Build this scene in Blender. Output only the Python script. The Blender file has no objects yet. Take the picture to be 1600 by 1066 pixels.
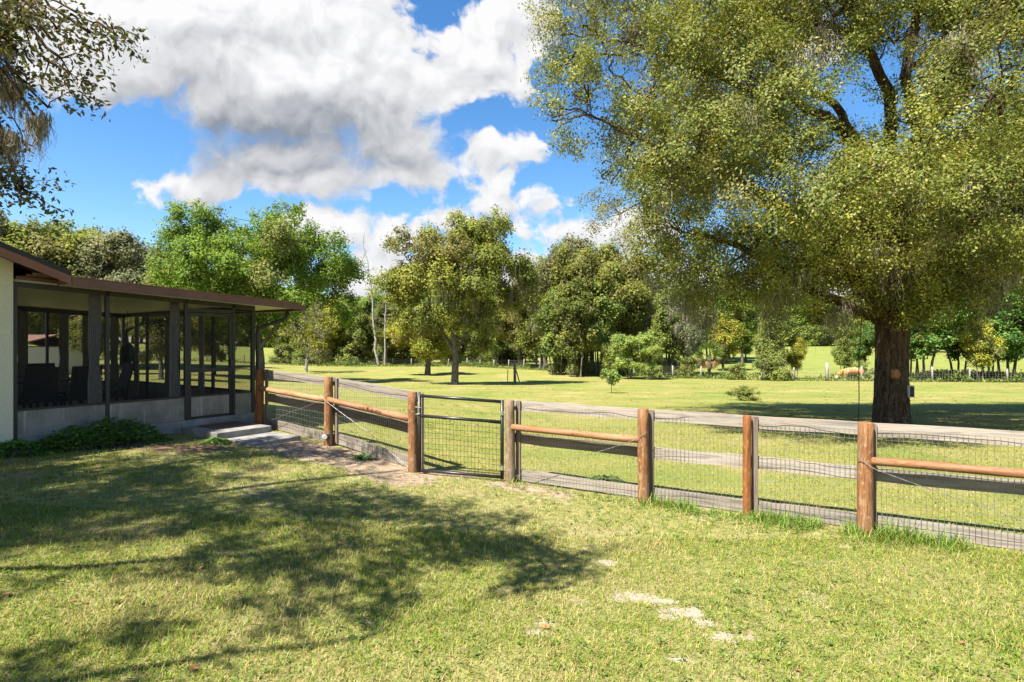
import bpy, math, random
import numpy as np
from mathutils import Vector, Matrix

S = bpy.context.scene
COL = S.collection
rad = math.radians
# ------------------------------------------------------------------ camera
CAMZ, F = 2.1, 880.0                      # eye height (m); focal length in photo pixels (1600 wide)
cd = bpy.data.cameras.new('camera'); cam = bpy.data.objects.new('camera', cd); COL.objects.link(cam)
cd.sensor_width = 36.0; cd.lens = 36.0 * F / 1600.0; cd.clip_start = 0.05; cd.clip_end = 3000
cam.location = (0, 0, CAMZ); cam.rotation_euler = (rad(90), 0, 0)
S.camera = cam
# ------------------------------------------------------------------ light
SUNV = Vector((-0.50, -0.47, 1.0)).normalized()      # towards the sun
SUN_EL = math.asin(SUNV.z); SUN_AZ = math.atan2(SUNV.x, SUNV.y)
ld = bpy.data.lights.new('sun', 'SUN'); sun = bpy.data.objects.new('sun', ld); COL.objects.link(sun)
ld.energy = 5.0; ld.angle = rad(0.53); ld.color = (1.0, 0.95, 0.86)
sun.rotation_euler = SUNV.to_track_quat('Z', 'Y').to_euler(); sun.location = (-20, -12, 40)
S.view_settings.view_transform = 'Standard'; S.view_settings.look = 'None'
S.view_settings.exposure = 1.55; S.view_settings.gamma = 1.0; S.view_settings.use_curve_mapping = False
cy = S.cycles
cy.max_bounces = 8; cy.diffuse_bounces = 4; cy.glossy_bounces = 3; cy.transmission_bounces = 4; cy.transparent_max_bounces = 16
cy.use_denoising = True


class NT:
    """small node-tree helper"""
    def __init__(s, nt): s.nt = nt; nt.nodes.clear()
    def n(s, typ, ins=None, **props):
        nd = s.nt.nodes.new(typ)
        for k, v in props.items(): setattr(nd, k, v)
        for k, v in (ins or {}).items(): s.put(nd.inputs[k], v)
        return nd
    def put(s, sock, v):
        if isinstance(v, bpy.types.NodeSocket): s.nt.links.new(v, sock)
        elif isinstance(v, bpy.types.Node): s.nt.links.new(v.outputs[0], sock)
        else: sock.default_value = v
    def m(s, op, a, b=None, c=None, clamp=False):
        d = {0: a}
        if b is not None: d[1] = b
        if c is not None: d[2] = c
        return s.n('ShaderNodeMath', d, operation=op, use_clamp=clamp).outputs[0]
    def v(s, op, a, b=None):
        d = {0: a}
        if b is not None: d[1] = b
        nd = s.n('ShaderNodeVectorMath', d, operation=op)
        return nd.outputs[1] if op in ('LENGTH', 'DOT_PRODUCT', 'DISTANCE') else nd.outputs[0]
    def noise(s, vec, scale, detail=4, rough=0.5, dist=0.0):
        d = {'Scale': scale, 'Detail': detail, 'Roughness': rough, 'Distortion': dist}
        if vec is not None: d['Vector'] = vec
        return s.n('ShaderNodeTexNoise', d)
    def ramp(s, x, lo, hi, smooth=True):
        return s.n('ShaderNodeMapRange', {0: x, 1: lo, 2: hi, 3: 0.0, 4: 1.0},
                   interpolation_type='SMOOTHSTEP' if smooth else 'LINEAR', clamp=True).outputs[0]
    def mix(s, f, a, b):
        nd = s.n('ShaderNodeMix', {0: f}, data_type='RGBA')
        s.put(nd.inputs[6], a); s.put(nd.inputs[7], b)
        return nd.outputs[2]


# ------------------------------------------------------------------ sky with clouds (world, by direction)
def build_world():
    w = bpy.data.worlds.new('World'); S.world = w; w.use_nodes = True
    t = NT(w.node_tree)
    sky = t.n('ShaderNodeTexSky', sky_type='NISHITA', sun_disc=False, sun_elevation=SUN_EL, sun_rotation=SUN_AZ,
              altitude=0.0, air_density=1.0, dust_density=0.3, ozone_density=3.0)
    hsv = t.n('ShaderNodeHueSaturation', {'Saturation': 1.26, 'Value': 1.0, 'Color': sky.outputs[0]})
    bg = t.n('ShaderNodeBackground', {'Color': hsv.outputs[0], 'Strength': 0.076})
    co = t.n('ShaderNodeTexCoord')
    sp = t.n('ShaderNodeSeparateXYZ', {0: co.outputs['Generated']})
    dy = t.m('MAXIMUM', t.m('ABSOLUTE', sp.outputs[1]), 0.18)
    P0 = t.n('ShaderNodeCombineXYZ', {0: t.m('DIVIDE', sp.outputs[0], dy), 1: t.m('DIVIDE', sp.outputs[2], dy), 2: 0.0}).outputs[0]
    wn = t.noise(P0, 6.0, 4, 0.55)
    warp = t.v('MULTIPLY', t.v('SUBTRACT', wn.outputs['Color'], (0.5, 0.5, 0.5)), (0.13, 0.10, 0.0))
    P = t.v('ADD', P0, warp)

    def field(blobs, k, vec, absolute=True):
        f = None
        for (px, py, rx, ry) in blobs:
            c = ((px - 800) / F, (533 - py) / F, 0.0)
            d = t.v('MULTIPLY', t.v('SUBTRACT', vec, c), (F / rx, F / ry, 0.0))
            r = math.sqrt(rx * ry) / F if absolute else 1.0
            g = t.m('MULTIPLY_ADD', t.v('LENGTH', d), -r, r)
            f = g if f is None else t.m('SMOOTH_MAX', f, g, k)
        return f
    clouds = [(300, 30, 340, 118), (470, 120, 210, 110), (190, 85, 150, 85), (560, 60, 85, 120), (600, 212, 82, 72), (440, 246, 150, 58),
              (310, 284, 98, 27), (450, 276, 135, 34), (605, 272, 85, 30), (745, 75, 85, 62), (665, 115, 55, 42), (820, 40, 50, 50),
              (715, 150, 38, 24), (818, 140, 22, 18), (775, 240, 52, 30), (766, 300, 47, 40), (708, 350, 60, 22), (625, 380, 52, 24),
              (850, 320, 32, 22), (940, 366, 95, 36), (580, 432, 58, 42), (470, 350, 30, 16), (520, 362, 22, 12), (745, 430, 120, 30),
              (1050, 455, 130, 46), (1300, 470, 160, 46), (60, 450, 100, 30), (1560, 440, 120, 50), (1260, 60, 70, 30), (-250, 150, 200, 90),
              (1900, 200, 260, 110), (225, 297, 22, 7)]

    def total(vec, det):
        f = field(clouds, 0.05, vec)
        n1 = t.noise(vec, 8.0, det, 0.58)
        vo = t.n('ShaderNodeTexVoronoi', {'Vector': vec, 'Scale': 22.0, 'Detail': 2.0 if det > 5 else 1.0, 'Roughness': 0.5, 'Lacunarity': 2.3, 'Smoothness': 0.35}, feature='SMOOTH_F1', normalize=True)
        d = t.m('ADD', t.m('MULTIPLY', t.m('SUBTRACT', n1.outputs[0], 0.5), 0.19), t.m('MULTIPLY', t.m('SUBTRACT', 0.36, vo.outputs['Distance']), 0.075))
        return t.m('ADD', t.m('ADD', f, 0.010), d), n1.outputs[0], vo.outputs['Distance']
    g, n1, v1 = total(P, 9)
    g2, n2, v2 = total(t.v('ADD', P, (-0.010, 0.028, 0.0)), 4)
    # grey undersides: cloud thickening upwards, and the great shaded base
    grey = field([(430, 215, 310, 95), (580, 240, 120, 80), (620, 278, 95, 26), (250, 150, 170, 44), (700, 330, 70, 12)], 0.05, P)
    gm = t.ramp(t.m('ADD', grey, t.m('MULTIPLY', t.m('SUBTRACT', n1, 0.5), 0.15)), -0.03, 0.15)
    soft = t.m('MULTIPLY_ADD', gm, 0.05, 0.022)
    dens = t.ramp(t.m('DIVIDE', g, soft), 0.0, 1.0)
    under = t.m('MULTIPLY', t.m('SUBTRACT', g2, g), 5.0)
    under = t.m('MULTIPLY', t.m('MAXIMUM', under, -0.25), 1.0)
    lum = t.m('SUBTRACT', 0.84, t.m('MULTIPLY', under, 0.8))
    lum = t.m('ADD', lum, t.m('MULTIPLY', t.m('SUBTRACT', v2, v1), 0.5))
    lum = t.m('SUBTRACT', lum, t.m('MULTIPLY', gm, 0.62), clamp=True)
    col = t.mix(lum, CLOUD_LO, CLOUD_HI)
    bgc = t.n('ShaderNodeBackground', {'Color': col, 'Strength': 1.0})
    ms = t.n('ShaderNodeMixShader', {0: dens, 1: bg.outputs[0], 2: bgc.outputs[0]})
    t.n('ShaderNodeOutputWorld', {0: ms.outputs[0]})
    w.cycles.sampling_method = 'MANUAL'; w.cycles.sample_map_resolution = 512


CLOUD_LO, CLOUD_HI = (0.098, 0.108, 0.126, 1), (0.336, 0.336, 0.34, 1)
build_world()

# ------------------------------------------------------------------ helpers
def tag(o, label=None, cat=None, group=None, kind=None):
    if label: o['label'] = label
    if cat: o['category'] = cat
    if group: o['group'] = group
    if kind: o['kind'] = kind
    return o

def link(o, parent=None):
    COL.objects.link(o)
    if parent is not None: o.parent = parent
    return o

def empty(name, loc=(0, 0, 0), rz=0.0, label=None, cat=None, group=None):
    o = bpy.data.objects.new(name, None); o.location = loc; o.rotation_euler = (0, 0, rz); o.empty_display_size = 0.2
    link(o); tag(o, label, cat, group); return o

def kids(o): return [c for c in bpy.data.objects if c.parent == o]

def copy_tree(o, parent=None):
    c = o.copy(); COL.objects.link(c)
    if parent is not None: c.parent = parent
    for ch in kids(o): copy_tree(ch, c)
    return c

class MB:
    """collects shapes of one part"""
    def __init__(s): s.v = []; s.f = []
    def add(s, vs, fs):
        b = len(s.v); s.v += [tuple(p) for p in vs]; s.f += [tuple(b + i for i in q) for q in fs]
    def hexa(s, b4, t4):
        s.add(list(b4) + list(t4), [(3, 2, 1, 0), (4, 5, 6, 7), (0, 1, 5, 4), (1, 2, 6, 5), (2, 3, 7, 6), (3, 0, 4, 7)])
    def box(s, x0, x1, y0, y1, z0, z1):
        s.hexa([(x0, y0, z0), (x1, y0, z0), (x1, y1, z0), (x0, y1, z0)], [(x0, y0, z1), (x1, y0, z1), (x1, y1, z1), (x0, y1, z1)])
    def slope(s, x0, x1, y0, y1, zf, h):
        """box whose underside follows zf(x), of height h"""
        a, b = zf(x0), zf(x1)
        s.hexa([(x0, y0, a), (x1, y0, b), (x1, y1, b), (x0, y1, a)], [(x0, y0, a + h), (x1, y0, b + h), (x1, y1, b + h), (x0, y1, a + h)])
    def tube(s, pts, radii, n=8, cap=True):
        pts = [Vector(p) for p in pts]; k = len(pts)
        if not hasattr(radii, '__len__'): radii = [radii] * k
        rings = []; up = None
        for i, p in enumerate(pts):
            d = (pts[min(i + 1, k - 1)] - pts[max(i - 1, 0)]).normalized()
            if up is None: up = d.orthogonal().normalized()
            up = (up - d * up.dot(d))
            up = up.normalized() if up.length > 1e-6 else d.orthogonal().normalized()
            w = d.cross(up)
            rings.append([p + (up * math.cos(2 * math.pi * j / n) + w * math.sin(2 * math.pi * j / n)) * radii[i] for j in range(n)])
        vs = [q for r in rings for q in r]
        fs = [(i * n + j, i * n + (j + 1) % n, (i + 1) * n + (j + 1) % n, (i + 1) * n + j) for i in range(k - 1) for j in range(n)]
        if cap: fs += [tuple(range(n - 1, -1, -1)), tuple((k - 1) * n + j for j in range(n))]
        s.add(vs, fs)
    def build(s, name, mat, parent=None, smooth=False, bevel=0.0, loc=None):
        me = bpy.data.meshes.new(name); me.from_pydata(s.v, [], s.f); me.update()
        if smooth: me.polygons.foreach_set('use_smooth', [True] * len(me.polygons))
        me.materials.append(mat)
        o = bpy.data.objects.new(name, me); link(o, parent)
        if loc is not None: o.location = loc
        if bevel:
            b = o.modifiers.new('bevel', 'BEVEL'); b.width = bevel; b.segments = 2; b.limit_method = 'ANGLE'
        return o

def quad_mesh(name, V, Q, mat, parent=None, colors=None, smooth=False, tris=False):
    """bulk mesh straight from arrays"""
    k = 3 if tris else 4
    me = bpy.data.meshes.new(name)
    V = np.ascontiguousarray(V, np.float32); Q = np.ascontiguousarray(Q, np.int32)
    me.vertices.add(len(V)); me.vertices.foreach_set('co', V.ravel())
    me.loops.add(Q.size); me.loops.foreach_set('vertex_index', Q.ravel())
    me.polygons.add(len(Q)); me.polygons.foreach_set('loop_start', np.arange(0, Q.size, k, dtype=np.int32))
    me.polygons.foreach_set('loop_total', np.full(len(Q), k, np.int32))
    if smooth: me.polygons.foreach_set('use_smooth', np.ones(len(Q), bool))
    me.update(calc_edges=True)
    if colors is not None:
        a = me.color_attributes.new('Col', 'FLOAT_COLOR', 'POINT')
        c = np.ones((len(V), 4), np.float32); c[:, :3] = colors
        a.data.foreach_set('color', c.ravel())
    me.materials.append(mat)
    o = bpy.data.objects.new(name, me); link(o, parent)
    return o

_tab = np.random.default_rng(7).random((256, 256))
def vnoise(x, y):
    ix = np.floor(x).astype(int); iy = np.floor(y).astype(int); fx = x - ix; fy = y - iy
    fx = fx * fx * (3 - 2 * fx); fy = fy * fy * (3 - 2 * fy)
    g = lambda i, j: _tab[i % 256, j % 256]
    return (g(ix, iy) * (1 - fx) + g(ix + 1, iy) * fx) * (1 - fy) + (g(ix, iy + 1) * (1 - fx) + g(ix + 1, iy + 1) * fx) * fy
def fbm(x, y, o=4):
    s = 0; a = 0.5; t = 0
    for i in range(o):
        s = s + a * vnoise(x * 2 ** i + 17.3 * i, y * 2 ** i + 5.1 * i); t += a; a *= 0.5
    return s / t
def sstep(a, b, x):
    t = np.clip((x - a) / (b - a), 0, 1); return t * t * (3 - 2 * t)
def unit(v): return v / np.maximum(np.linalg.norm(v, axis=-1, keepdims=True), 1e-9)

# ------------------------------------------------------------------ terrain
_dy = np.arange(-100, 700, 1.0)
_dz = np.interp(_dy, [-100, 13, 16, 20, 26.5, 33, 45, 55, 65, 700], [0, 0, -.07, -.33, -.73, -.97, -1.38, -1.8, -1.9, -1.9])
_dz = np.convolve(np.pad(_dz, 3, mode='edge'), np.ones(7) / 7, 'valid')
def ground_z(x, y):
    x = np.asarray(x, float); y = np.asarray(y, float)
    left = 0.085 * 0.4 * np.log1p(np.exp(np.clip(-x / 0.4, -30, 30)))
    left = 0.5 * np.tanh(left / 0.5 * 1.05)
    left = left * (1 - sstep(13, 42, y))
    r = x / np.maximum(y, 1.0)
    d = np.interp(y, _dy, _dz) * (1 - 0.55 * sstep(-0.3, -0.65, r))
    yr = 95 - 31 * sstep(-0.05, 0.25, r)
    rise = 0.024 * np.clip(y - yr, 0, 110)
    bump = 0.03 * (fbm(x * 0.7, y * 0.7, 3) - 0.5)
    return left + d + rise + bump
def gz(x, y): return float(ground_z(x, y))
def gp(u, v):
    """where the sight line through a photo pixel meets the ground"""
    dx, dz = (u - 800) / F, (533 - v) / F
    y = 2.0
    while y < 250 and CAMZ + dz * y > gz(dx * y, y): y += 0.02 if y < 20 else 0.2
    return dx * y, y
def at(u, Y):
    x = (u - 800) / F * Y
    return Vector((x, Y, gz(x, Y)))
def zpix(v, Y): return CAMZ + (533 - v) / F * Y

# ------------------------------------------------------------------ materials
def mat(name, fn):
    m = bpy.data.materials.new(name); m.use_nodes = True; t = NT(m.node_tree)
    sh = fn(t); t.n('ShaderNodeOutputMaterial', {0: sh}); return m

def pbsdf(t, col, rough=0.6, spec=0.3, metal=0.0, bump=None, bs=0.3, bd=0.02):
    d = {'Base Color': col, 'Roughness': rough, 'Specular IOR Level': spec, 'Metallic': metal}
    if bump is not None: d['Normal'] = t.n('ShaderNodeBump', {'Strength': bs, 'Distance': bd, 'Height': bump}).outputs[0]
    return t.n('ShaderNodeBsdfPrincipled', d).outputs[0]

def plain(name, a, b, rough=0.5, spec=0.3, metal=0.0, scale=6, bs=0.1):
    def fn(t):
        co = t.n('ShaderNodeTexCoord').outputs['Object']
        n = t.noise(co, scale, 6, 0.6)
        return pbsdf(t, t.mix(t.ramp(n.outputs[0], 0.3, 0.7), a + (1,), b + (1,)), rough, spec, metal, n.outputs[0], bs)
    return mat(name, fn)

def wood(name, a, b, c, axis=0, fleck=None):
    """grain along one local axis; each piece its own tint"""
    def fn(t):
        co = t.n('ShaderNodeTexCoord').outputs['Object']; oi = t.n('ShaderNodeObjectInfo')
        sc = [11.0, 11.0, 30.0]; sc = [30.0, 30.0, 30.0]; sc[axis] = 1.6
        v = t.v('ADD', t.v('MULTIPLY', co, tuple(sc)), t.n('ShaderNodeCombineXYZ', {0: t.m('MULTIPLY', oi.outputs['Random'], 37.0), 1: 0.0, 2: 0.0}).outputs[0])
        g = t.noise(v, 1.0, 5, 0.65, 0.6)
        sc2 = [5.0, 5.0, 5.0]; sc2[axis] = 0.9
        big = t.noise(t.v('MULTIPLY', co, tuple(sc2)), 1.0, 4, 0.6)
        sc3 = [7.0, 7.0, 7.0]; sc3[axis] = 2.4
        kn = t.n('ShaderNodeTexVoronoi', {'Vector': t.v('MULTIPLY', co, tuple(sc3)), 'Scale': 0.6})
        knot = t.ramp(kn.outputs[0], 0.13, 0.05)
        c1 = t.mix(t.ramp(g.outputs[0], 0.35, 0.62), a + (1,), b + (1,))
        c2 = t.mix(t.m('MULTIPLY', t.ramp(big.outputs[0], 0.42, 0.66), 0.7), c1, c + (1,))
        if fleck:
            sf = [26.0, 26.0, 26.0]; sf[axis] = 7.0
            fl = t.noise(t.v('MULTIPLY', co, tuple(sf)), 1.0, 3, 0.6, 1.2)
            c2 = t.mix(t.m('MULTIPLY', t.ramp(fl.outputs[0], 0.54, 0.62), 0.75), c2, fleck + (1,))
            c2 = t.mix(t.m('MULTIPLY', t.ramp(fl.outputs[0], 0.42, 0.34), 0.55), c2, tuple(x * .55 for x in a) + (1,))
        c2 = t.mix(t.m('MULTIPLY', knot, 0.6), c2, tuple(x * 0.5 for x in a) + (1,))
        h = t.n('ShaderNodeHueSaturation', {'Value': t.m('ADD', 0.82, t.m('MULTIPLY', oi.outputs['Random'], 0.36)), 'Saturation': 1.0, 'Color': c2})
        return pbsdf(t, h.outputs[0], 0.75, 0.2, 0.0, g.outputs[0], 0.35, 0.01)
    return mat(name, fn)

def leafmat(name, trans=0.3, rough=0.45, spec=0.35):
    def fn(t):
        c = t.n('ShaderNodeAttribute', attribute_name='Col').outputs['Color']
        oi = t.n('ShaderNodeObjectInfo')
        h = t.n('ShaderNodeHueSaturation', {'Hue': t.m('ADD', 0.488, t.m('MULTIPLY', oi.outputs['Random'], 0.024)),
                'Value': t.m('ADD', 0.88, t.m('MULTIPLY', oi.outputs['Random'], 0.24)), 'Saturation': 1.0, 'Color': c}).outputs[0]
        p = pbsdf(t, h, rough, spec)
        hs = t.n('ShaderNodeHueSaturation', {'Hue': 0.487, 'Value': 1.3, 'Saturation': 1.08, 'Color': h}).outputs[0]
        tr = t.n('ShaderNodeBsdfTranslucent', {0: hs}).outputs[0]
        return t.n('ShaderNodeMixShader', {0: trans, 1: p, 2: tr}).outputs[0]
    return mat(name, fn)

def barkmat(name, a, b, scale=9.0, bs=0.9):
    def fn(t):
        co = t.n('ShaderNodeTexCoord').outputs['Object']
        wv = t.noise(co, 5.0, 3, 0.5)
        v = t.v('ADD', t.v('MULTIPLY', co, (1.0, 1.0, 0.16)), t.v('MULTIPLY', t.v('SUBTRACT', wv.outputs['Color'], (.5, .5, .5)), (.10, .10, .05)))
        n = t.noise(v, scale * 2.2, 7, 0.7, 0.8)
        n2 = t.noise(co, scale * 3.0, 5, 0.65)
        big = t.noise(co, 1.3, 5, 0.6)
        h = t.m('ADD', t.m('MULTIPLY', n.outputs[0], .75), t.m('MULTIPLY', n2.outputs[0], .25))
        c = t.mix(t.ramp(h, 0.40, 0.62), a + (1,), b + (1,))
        lich = t.ramp(t.m('ADD', big.outputs[0], t.m('MULTIPLY', t.m('SUBTRACT', h, .5), .6)), 0.54, 0.70)
        c = t.mix(t.m('MULTIPLY', lich, 0.5), c, (b[0] * 1.6, b[1] * 1.6, b[2] * 1.5, 1))
        return pbsdf(t, c, 0.9, 0.1, 0.0, h, bs, 0.05)
    return mat(name, fn)

M = {}
M['board'] = wood('weathered board', (0.14, 0.122, 0.10), (0.30, 0.267, 0.225), (0.30, 0.24, 0.185), 0)
M['board_shaded'] = wood('rail-shaded board', (0.12, 0.088, 0.062), (0.23, 0.18, 0.133), (0.175, 0.14, 0.10), 0)  # darker copy of the board: the brace rail's shade put into the colour
M['post'] = wood('treated round post', (0.16, 0.066, 0.026), (0.30, 0.14, 0.055), (0.25, 0.14, 0.068), 2, (0.38, 0.25, 0.15))
M['post_old'] = wood('weathered round post', (0.17, 0.11, 0.065), (0.29, 0.20, 0.125), (0.22, 0.165, 0.11), 2, (0.36, 0.28, 0.195))
M['post_red'] = wood('new round post', (0.15, 0.05, 0.013), (0.27, 0.10, 0.03), (0.20, 0.08, 0.03), 2, (0.30, 0.145, 0.065))
M['rail'] = wood('round rail', (0.19, 0.075, 0.030), (0.33, 0.16, 0.075), (0.34, 0.19, 0.105), 0, (0.24, 0.095, 0.036))
M['batten'] = wood('batten', (0.11, 0.08, 0.06), (0.22, 0.165, 0.13), (0.18, 0.14, 0.105), 2)
M['wire'] = plain('galvanised wire', (0.30, 0.29, 0.27), (0.20, 0.18, 0.15), 0.45, 0.5, 0.5)
M['black'] = plain('black gate paint', (0.012, 0.012, 0.013), (0.022, 0.021, 0.02), 0.38, 0.5)
M['steel'] = plain('bright steel', (0.55, 0.55, 0.55), (0.4, 0.4, 0.4), 0.35, 0.5, 0.8)
M['bronze'] = plain('bronze aluminium', (0.016, 0.014, 0.013), (0.026, 0.023, 0.021), 0.45, 0.4)
M['fascia'] = plain('brown fascia', (0.135, 0.066, 0.047), (0.175, 0.088, 0.064), 0.5, 0.3, scale=3)
M['fascia_red'] = plain('red brown fascia', (0.20, 0.083, 0.050), (0.25, 0.11, 0.068), 0.55, 0.3, scale=3)
M['shingle'] = plain('dark shingles', (0.03, 0.03, 0.032), (0.075, 0.072, 0.07), 0.9, 0.1, scale=40, bs=0.5)
M['soffit'] = plain('brown soffit', (0.05, 0.033, 0.024), (0.07, 0.046, 0.034), 0.7, 0.2)
M['stucco'] = plain('cream stucco', (0.60, 0.55, 0.38), (0.70, 0.64, 0.46), 0.9, 0.1, scale=45, bs=0.35)
M['white_wall'] = plain('white painted siding', (0.70, 0.70, 0.68), (0.78, 0.78, 0.75), 0.8, 0.2)
M['rust_roof'] = plain('brown metal roof', (0.20, 0.10, 0.07), (0.30, 0.17, 0.12), 0.7, 0.2)
M['curtain'] = plain('grey curtain cloth', (0.27, 0.25, 0.225), (0.38, 0.355, 0.315), 0.95, 0.05, scale=20)
M['rattan'] = plain('dark rattan', (0.02, 0.016, 0.013), (0.045, 0.036, 0.028), 0.6, 0.3, scale=60, bs=0.5)
M['glass_dark'] = plain('dark window', (0.03, 0.035, 0.04), (0.05, 0.055, 0.06), 0.15, 0.5)
M['bark_oak'] = barkmat('oak bark', (0.030, 0.018, 0.011), (0.125, 0.085, 0.056), 8.0)
M['bark'] = barkmat('grey bark', (0.05, 0.042, 0.034), (0.20, 0.175, 0.145), 7.0)
M['bark_pale'] = barkmat('bare grey wood', (0.16, 0.14, 0.12), (0.36, 0.33, 0.29), 7.0)
M['leaf'] = leafmat('leaves', 0.30, 0.5, 0.22); M['leaf_matte'] = leafmat('soft leaves', 0.34, 0.65, 0.12)
M['moss'] = leafmat('hanging moss', 0.25, 0.95, 0.03)
M['blade'] = leafmat('grass blades', 0.30, 0.6, 0.18)
M['scar'] = plain('healed limb cut', (0.28, 0.115, 0.045), (0.40, 0.19, 0.085), 0.8, 0.1, scale=14, bs=0.6)
M['plastic'] = plain('black plastic', (0.015, 0.015, 0.016), (0.03, 0.03, 0.03), 0.5, 0.4)
M['white'] = plain('white enamel', (0.72, 0.72, 0.70), (0.62, 0.62, 0.6), 0.5, 0.4)
M['mat'] = plain('coir mat', (0.13, 0.065, 0.045), (0.21, 0.115, 0.08), 0.95, 0.05, scale=60, bs=0.6)
M['dead'] = plain('dead leaf', (0.30, 0.12, 0.05), (0.38, 0.18, 0.085), 0.8, 0.15, scale=20)
M['rope'] = plain('dark rope', (0.05, 0.042, 0.034), (0.08, 0.068, 0.055), 0.9, 0.1)
M['grey_wood'] = plain('old fence post', (0.20, 0.18, 0.155), (0.36, 0.33, 0.29), 0.9, 0.1, scale=8, bs=0.4)
M['tpost'] = plain('dark steel post', (0.03, 0.035, 0.028), (0.07, 0.065, 0.05), 0.7, 0.2)

def _conc(t):
    co = t.n('ShaderNodeTexCoord').outputs['Object']
    n = t.noise(co, 3.0, 8, 0.65); n2 = t.noise(co, 60.0, 3, 0.5)
    c = t.mix(t.ramp(n.outputs[0], 0.35, 0.68), (0.17, 0.16, 0.145, 1), (0.29, 0.275, 0.25, 1))
    c = t.mix(t.m('MULTIPLY', t.ramp(n2.outputs[0], 0.5, 0.75), 0.3), c, (0.24, 0.21, 0.18, 1))
    return pbsdf(t, c, 0.9, 0.15, 0.0, n2.outputs[0], 0.3, 0.005)
M['concrete'] = mat('concrete', _conc)

def _kick(t):          # dusty aluminium kick plate with pale drip streaks
    co = t.n('ShaderNodeTexCoord').outputs['Object']
    n = t.noise(t.v('MULTIPLY', co, (26.0, 26.0, 1.6)), 1.0, 4, 0.6)
    n2 = t.noise(co, 2.2, 6, 0.6)
    c = t.mix(t.ramp(n2.outputs[0], 0.35, 0.65), (0.165, 0.15, 0.128, 1), (0.265, 0.242, 0.208, 1))
    c = t.mix(t.m('MULTIPLY', t.ramp(n.outputs[0], 0.55, 0.72), 0.45), c, (0.46, 0.43, 0.37, 1))
    return pbsdf(t, c, 0.55, 0.35, 0.25)
M['kick'] = mat('kick plate', _kick)

def _ceil(t):
    co = t.n('ShaderNodeTexCoord').outputs['Object']
    wv = t.n('ShaderNodeTexWave', {'Vector': co, 'Scale': 1.6, 'Distortion': 0.1}, bands_direction='Y')
    n = t.noise(co, 2.0, 4, 0.5)
    c = t.mix(t.ramp(n.outputs[0], 0.3, 0.7), (0.72, 0.68, 0.52, 1), (0.80, 0.76, 0.62, 1))
    c = t.mix(t.m('MULTIPLY', t.ramp(wv.outputs[0], 0.10, 0.0), 0.6), c, (0.20, 0.18, 0.13, 1))
    return pbsdf(t, c, 0.5, 0.3)
M['ceiling'] = mat('pan ceiling', _ceil)

def _screen(t):
    d = pbsdf(t, (0.020, 0.019, 0.018, 1), 0.8, 0.2)
    tr = t.n('ShaderNodeBsdfTransparent', {0: (1, 1, 1, 1)}).outputs[0]
    return t.n('ShaderNodeMixShader', {0: 0.38, 1: tr, 2: d}).outputs[0]
M['screen'] = mat('insect screen', _screen)

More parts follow.
